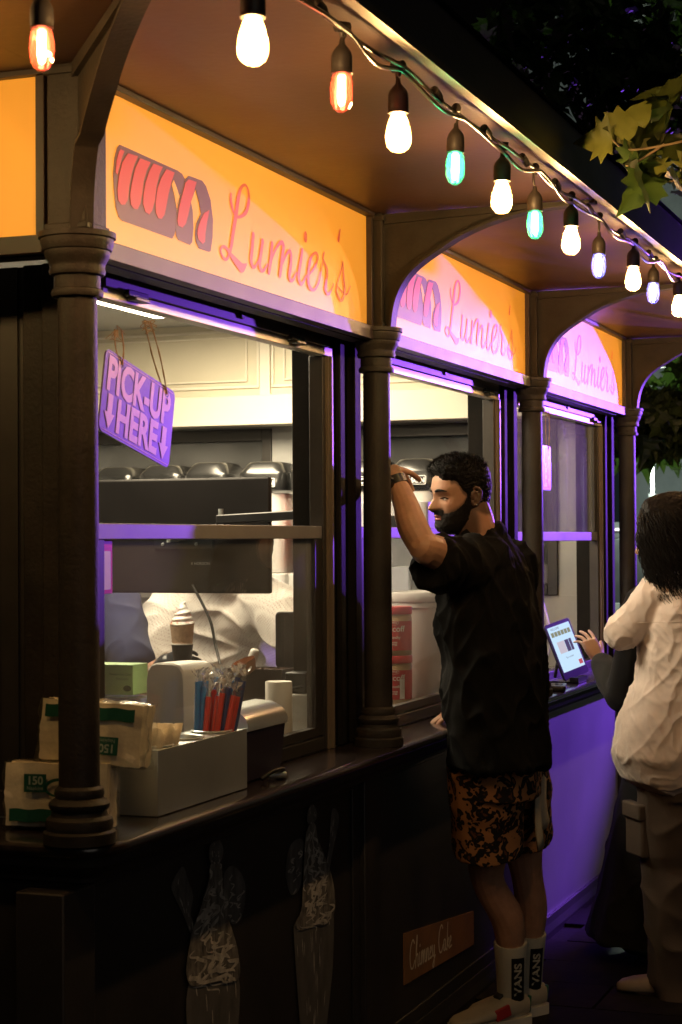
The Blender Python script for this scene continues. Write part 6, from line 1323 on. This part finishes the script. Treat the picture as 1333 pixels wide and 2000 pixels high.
    for i in range(40):
        t = i/39; r0 = .038*(1-t)**.75+.002; z = .158+.078*t; c_ = Vector((.004*t*6*math.sin(t*14)*.15+.006*t, 0, 0))
        rings.append([Vector((math.cos(a)*r0*(1+.10*math.sin(t*26-a)), math.sin(a)*r0*(1+.10*math.sin(t*26-a)), z))+c_ for a in [2*math.pi*k/28 for k in range(28)]])
    q.loft(rings); sw = q.build('swirl', mat('soft_serve', (.88, .85, .83), .45, sss=.05), C_, smooth=60)
    rn = random.Random(2); q = MB()
    for k in range(70):
        t = rn.random()**1.6*.8; a = rn.uniform(0, 6.3); r0 = .039*(1-t)**.75+.001; p = Vector((math.cos(a)*r0, math.sin(a)*r0, .160+.078*t)); d = Vector((rn.uniform(-1, 1), rn.uniform(-1, 1), rn.uniform(-1, 1))).normalized()*.003
        q.tube([p-d, p+d], .0012, 5)
    o = q.build('sprinkles', mat('sprinkle_red', (.6, .16, .12), .4), sw); o['kind'] = 'stuff'
worker_navy()

# ================================================================== trees and the dark background
def leaf_mesh(name, size, m_, seed, lobes=True):
    rn = random.Random(seed)
    if lobes: half = [(0, 0), (.10, .02), (.30, -.06), (.26, .08), (.52, .16), (.36, .26), (.44, .42), (.26, .42), (.22, .58), (.12, .72), (0, 1.0)]
    else: half = [(0, 0), (.16, .12), (.24, .32), (.22, .55), (.12, .80), (0, 1.0)]
    half = [(x*(1+rn.uniform(-.15, .15)), y) for x, y in half]; bend = rn.uniform(.3, 1.2); fold = rn.uniform(.2, .7); tw = rn.uniform(-.5, .5)
    vs = []; fs = []
    def P(x, y):
        z = fold*abs(x)*.8 - bend*.35*y*y + .03*math.sin(y*17+x*9); return Vector((x*size+tw*.15*size*y*y, y*size, z*size))
    n = len(half)
    for x, y in half: vs.append(P(0, y))
    for s_ in (1, -1):
        k0 = len(vs)
        for x, y in half: vs.append(P(s_*x, y)); 
        k1 = len(vs)
        for x, y in half: vs.append(P(s_*x*.5, y*.5+.5*max(y, 0.04)))
        for i in range(n-1):
            a, b_ = (i, i+1); fs.append((a, b_, k1+b_, k1+a) if s_ > 0 else (a, k1+a, k1+b_, b_)); fs.append((k1+a, k1+b_, k0+b_, k0+a) if s_ > 0 else (k1+a, k0+a, k0+b_, k1+b_))
    me = bpy.data.meshes.new(name); me.from_pydata(vs, [], fs); me.validate(); smooth_mesh(me, 180); me.materials.append(m_); return me
def leafmat(name, c1, c2):
    m = mat(name, c1, .55, var=.4, vscale=18, col2=c2); n = m.node_tree.nodes; l = m.node_tree.links; b = n['Principled BSDF']
    tl = n.new('ShaderNodeBsdfTranslucent'); tl.inputs[0].default_value = (c1[0]*1.6, c1[1]*1.9, c1[2]*1.2, 1); mx = n.new('ShaderNodeMixShader'); mx.inputs[0].default_value = .42
    l.new(b.outputs[0], mx.inputs[1]); l.new(tl.outputs[0], mx.inputs[2]); l.new(mx.outputs[0], n['Material Output'].inputs[0])
    return m
LM = [leafmat('leaf_yellow_green', (.14, .13, .034), (.07, .08, .02)), leafmat('leaf_olive', (.05, .055, .014), (.03, .036, .010)), leafmat('leaf_green', (.045, .070, .018), (.028, .045, .012))]
BARK = mat('bark', (.16, .12, .085), .85, var=.4, vscale=14, bump=.6, bscale=50)
NT = thing('plane_tree', 'tree whose lobed leaves hang past the eave at the top right', 'tree', (2.55, 3.0, 0))
def V3(x, y, z): return Vector((x, y, z))-Vector(NT.location)
q = MB(); limb(q, [V3(2.55, 3.0, -.1), V3(2.53, 2.95, 1.2), V3(2.58, 2.9, 2.6), V3(2.5, 2.9, 4.2), V3(2.45, 2.95, 5.0)], [.17, .13, .11, .07, .03], 14)
limb(q, [V3(2.57, 2.9, 2.55), V3(2.0, 2.3, 3.0), V3(1.45, 1.7, 2.95), V3(1.15, 1.35, 2.62)], [.07, .05, .03, .012], 10); limb(q, [V3(2.5, 2.9, 3.2), V3(2.0, 3.6, 3.7), V3(1.4, 4.2, 3.8)], [.06, .04, .015], 10); limb(q, [V3(2.5, 2.9, 3.4), V3(3.1, 2.5, 3.9), V3(3.6, 2.2, 4.2)], [.06, .04, .015], 10)
q.build('trunk', BARK, NT, smooth=60)
TW = mat('twig', (.38, .27, .15), .7)
q = MB()
for pts in ([V3(1.15, 1.35, 2.62), V3(1.02, 1.26, 2.42), V3(.90, 1.22, 2.325), V3(.80, 1.20, 2.315)], [V3(1.02, 1.26, 2.44), V3(.88, 1.20, 2.40), V3(.78, 1.18, 2.39), V3(.745, 1.175, 2.415)], [V3(.86, 1.2, 2.40), V3(.80, 1.18, 2.36), V3(.775, 1.175, 2.352)], [V3(1.1, 1.3, 2.55), V3(.95, 1.25, 2.55), V3(.86, 1.22, 2.50)]):
    q.tube(cr(pts, 5), [.0035-.0020*i/(len(pts)*5) for i in range((len(pts)-1)*5+1)], 6)
q.build('twigs', TW, NT, smooth=60)
rn = random.Random(21)
near = [((.748, 1.178, 2.412), 0, .085, (-.9, 0, .12), 0.3), ((.760, 1.18, 2.415), 0, .105, (.55, .1, .62), 1.3), ((.792, 1.18, 2.40), 1, .10, (.75, .2, .50), 2.2), ((.775, 1.178, 2.355), 1, .10, (.25, 0, -.35), -.4), ((.785, 1.18, 2.345), 2, .09, (.3, .1, .4), 1.0), ((.83, 1.19, 2.335), 2, .10, (-.4, 0, -.55), .2), ((.845, 1.2, 2.33), 0, .06, (-.3, .1, .7), .8), ((.865, 1.21, 2.325), 1, .10, (.4, -.1, -.35), .1), ((.90, 1.22, 2.335), 0, .085, (.7, 0, .5), .6), ((.92, 1.22, 2.33), 1, .10, (.7, 0, -.5), 1.8), ((.86, 1.2, 2.42), 1, .10, (.6, .3, -.2), 2.6), ((.93, 1.23, 2.42), 2, .11, (.5, .2, -.5), .9), ((.885, 1.22, 2.50), 1, .10, (-.5, .1, .25), .9), ((.86, 1.22, 2.51), 2, .10, (-.2, .1, -.8), 1.9), ((.98, 1.25, 2.56), 2, .10, (-.4, .1, .5), .9), ((.94, 1.24, 2.36), 2, .11, (.3, .2, .6), .2)]
for k, (p, mi, sz, d, rl) in enumerate(near):
    me = leaf_mesh('leaf', sz*1.28, LM[mi], 100+k); o = bpy.data.objects.new('leaf', me); COL.objects.link(o); o.parent = NT
    dv = Vector(d).normalized(); y = dv; up = Vector((.3, -.8, .5)); up = (up-y*up.dot(y)).normalized(); x = y.cross(up); M = Matrix((x, y, up)).transposed().to_4x4() @ Matrix.Rotation(rl-.9, 4, 'Y'); M.translation = Vector(p)-Vector(NT.location); o.matrix_local = M
def foliage(name, parent, clusters, n, size, m_, seed, off):
    rn = random.Random(seed); base = [leaf_mesh('l', 1.0, m_, seed+i, lobes=True) for i in range(3)]; vs = []; fs = []
    bv = [[v.co.copy() for v in b_.vertices] for b_ in base]; bf = [[tuple(p.vertices) for p in b_.polygons] for b_ in base]
    for k in range(n):
        c, r = rn.choice(clusters); u = Vector((rn.gauss(0, 1), rn.gauss(0, 1), rn.gauss(0, 1))).normalized()*(rn.random()**.45)
        p = Vector(c)+Vector((u.x*r[0], u.y*r[1], u.z*r[2]))-Vector(off); E_ = Euler((rn.uniform(-1.3, .5), rn.uniform(-.9, .9), rn.uniform(0, 6.3))).to_matrix(); s_ = size*rn.uniform(.6, 1.2); i = rn.randrange(3); k0 = len(vs)
        vs += [p+E_ @ (v*s_) for v in bv[i]]; fs += [tuple(a+k0 for a in f) for f in bf[i]]
    for b_ in base: bpy.data.meshes.remove(b_)
    me = bpy.data.meshes.new(name); me.from_pydata(vs, [], fs); o = link_mesh(name, me, m_, parent); o['kind'] = 'stuff'; return o
foliage('crown', NT, [((1.6, 2.0, 3.25), (.55, .6, .40)), ((2.2, 3.2, 3.7), (.9, .9, .7)), ((1.4, 4.2, 3.8), (.7, .8, .5)), ((3.2, 2.4, 4.0), (.8, .8, .6)), ((1.9, 3.0, 3.3), (.6, .7, .35)), ((1.25, 3.2, 3.2), (.35, .8, .3)), ((.10, 3.95, 3.35), (.5, .5, .4)), ((.35, 4.2, 3.15), (.4, .5, .3)), ((.45, 4.8, 3.8), (.5, .5, .4))], 2400, .13, LM[2], 5, NT.location)
def back_tree(loc, clusters, n, label, seed, m_):
    T_ = thing('street_tree', label, 'tree', loc); q = MB(); limb(q, [(0, 0, -.1), (.03, 0, 1.0), (0, .03, 2.2), (.05, 0, 3.4)], [.12, .09, .07, .03], 12)
    for a in (0.3, 2.2, 4.0): limb(q, [(0, 0, 1.6), (.4*math.cos(a), .4*math.sin(a), 2.1), (.8*math.cos(a), .8*math.sin(a), 2.6)], [.05, .03, .012], 8)
    q.build('trunk', BARK, T_, smooth=60); foliage('crown', T_, clusters, n, .15, m_, seed, loc)
back_tree((-1.1, 6.9, 0), [((-.25, 6.3, 2.08), (.35, .35, .20)), ((.05, 6.4, 2.12), (.45, .4, .22)), ((-.7, 6.9, 2.5), (.7, .6, .4)), ((.25, 6.9, 2.3), (.5, .5, .35))], 800, 'leafy tree lit green behind the farthest column', 31, LM[2])
back_tree((.5, 11.6, 0), [((.3, 11.2, 2.2), (.8, .8, .7)), ((-.5, 11.4, 2.6), (.8, .8, .8)), ((1.0, 11.4, 2.8), (.9, .8, .8))], 900, 'darker tree farther down the street at the right edge', 47, LM[2])
# lamp post with an upright white tube, lights the trees
LP = thing('tube_lamp', 'upright white tube lamp glowing far behind the woman', 'lamp', (-.74, 9.4, 0))
q = MB(); q.cyl((0, 0, 0), (0, 0, 1.80), .03); q.build('pole', BLACK, LP, smooth=50); q = MB(); q.cyl((0, 0, 1.80), (0, 0, 1.99), .011); q.build('tube', emis('tube_white', (.85, 1.0, .85), 30), LP, smooth=50)
pl = bpy.data.lights.new('tube_light', 'POINT'); pl.energy = 380; pl.color = (.82, 1.0, .80); pl.shadow_soft_size = .08; po_ = bpy.data.objects.new('tube_light', pl); COL.objects.link(po_); po_.parent = LP; po_.location = (0, -.12, 1.95)
q = MB(); q.lathe([(.035, 2.0), (.03, 2.012), (.002, 2.016)], n=16); q.build('cap', BLACK, LP, smooth=50)
# pergola with pale rafters, beside the trees
PG = thing('pergola', 'pale wooden pergola rafters under the trees past the kiosk', 'pergola', (-.2, 7.2, 0)); PW_ = mat('pale_timber', (.36, .33, .28), .7, var=.2, vscale=6)
for x in (-1.0, 1.9): q = MB(); q.box((x-.05, -.05, 0), (x+.05, .05, 2.45)); q.build('post', PW_, PG)
q = MB(); q.box((-1.2, -.03, 2.4505), (2.1, .03, 2.56)); q.build('beam', PW_, PG)
for k in range(6): q = MB(); q.obox((-.9+k*.5, .55, 2.60), (.06, 1.5, .075), (R(-8), 0, R(12))); q.build('rafter', PW_, PG)
# dark building closing the street
BW_ = thing('dark_building', 'dark unlit building front closing the view behind the trees', 'building', (0, 13.5, 0)); q = MB(); q.box((-9, 0, 0), (9, .3, 6)); q.build('wall', mat('dark_render', (.22, .23, .25), .8, var=.3, vscale=2), BW_)
for k in range(5):
    q = MB(); x = -4.2+k*1.6; q.box((x, -.06, 1.0), (x+.9, -.005, 2.3)); w = q.build('window', DARKMET, BW_); q = MB(); q.box((x+.07, -.066, 1.07), (x+.83, -.061, 2.23)); q.build('pane', mat('night_pane', (.02, .025, .035), .08), w)
# small red and white lights of a stall seen through the corner glazing
ST = thing('stall_lights', 'small red and white glowing lights of a far stall beyond the kiosk', 'stall', (-1.02, 9.5, 0)); q = MB(); q.box((-.35, 0, 0), (.35, .4, 1.05)); q.build('stall_counter', mat('stall_grey', (.10, .10, .10), .6), ST)
q = MB(); q.box((-.30, .05, 1.0505), (.30, .30, 1.50)); q.build('cabinet', BLACK, ST, bevel=.01)
q = MB(); q.box((-.01, .04, 1.55), (.07, .048, 1.568)); q.build('light', emis('stall_white', (1, .95, .9), 2.5), ST); q = MB(); q.box((.04, .04, 1.58), (.09, .048, 1.595)); q.build('light', emis('stall_red', (1, .15, .08), 4), ST); q = MB(); q.box((-.1, .049, 1.501), (.1, .08, 1.61)); q.build('light_board', BLACK, ST)
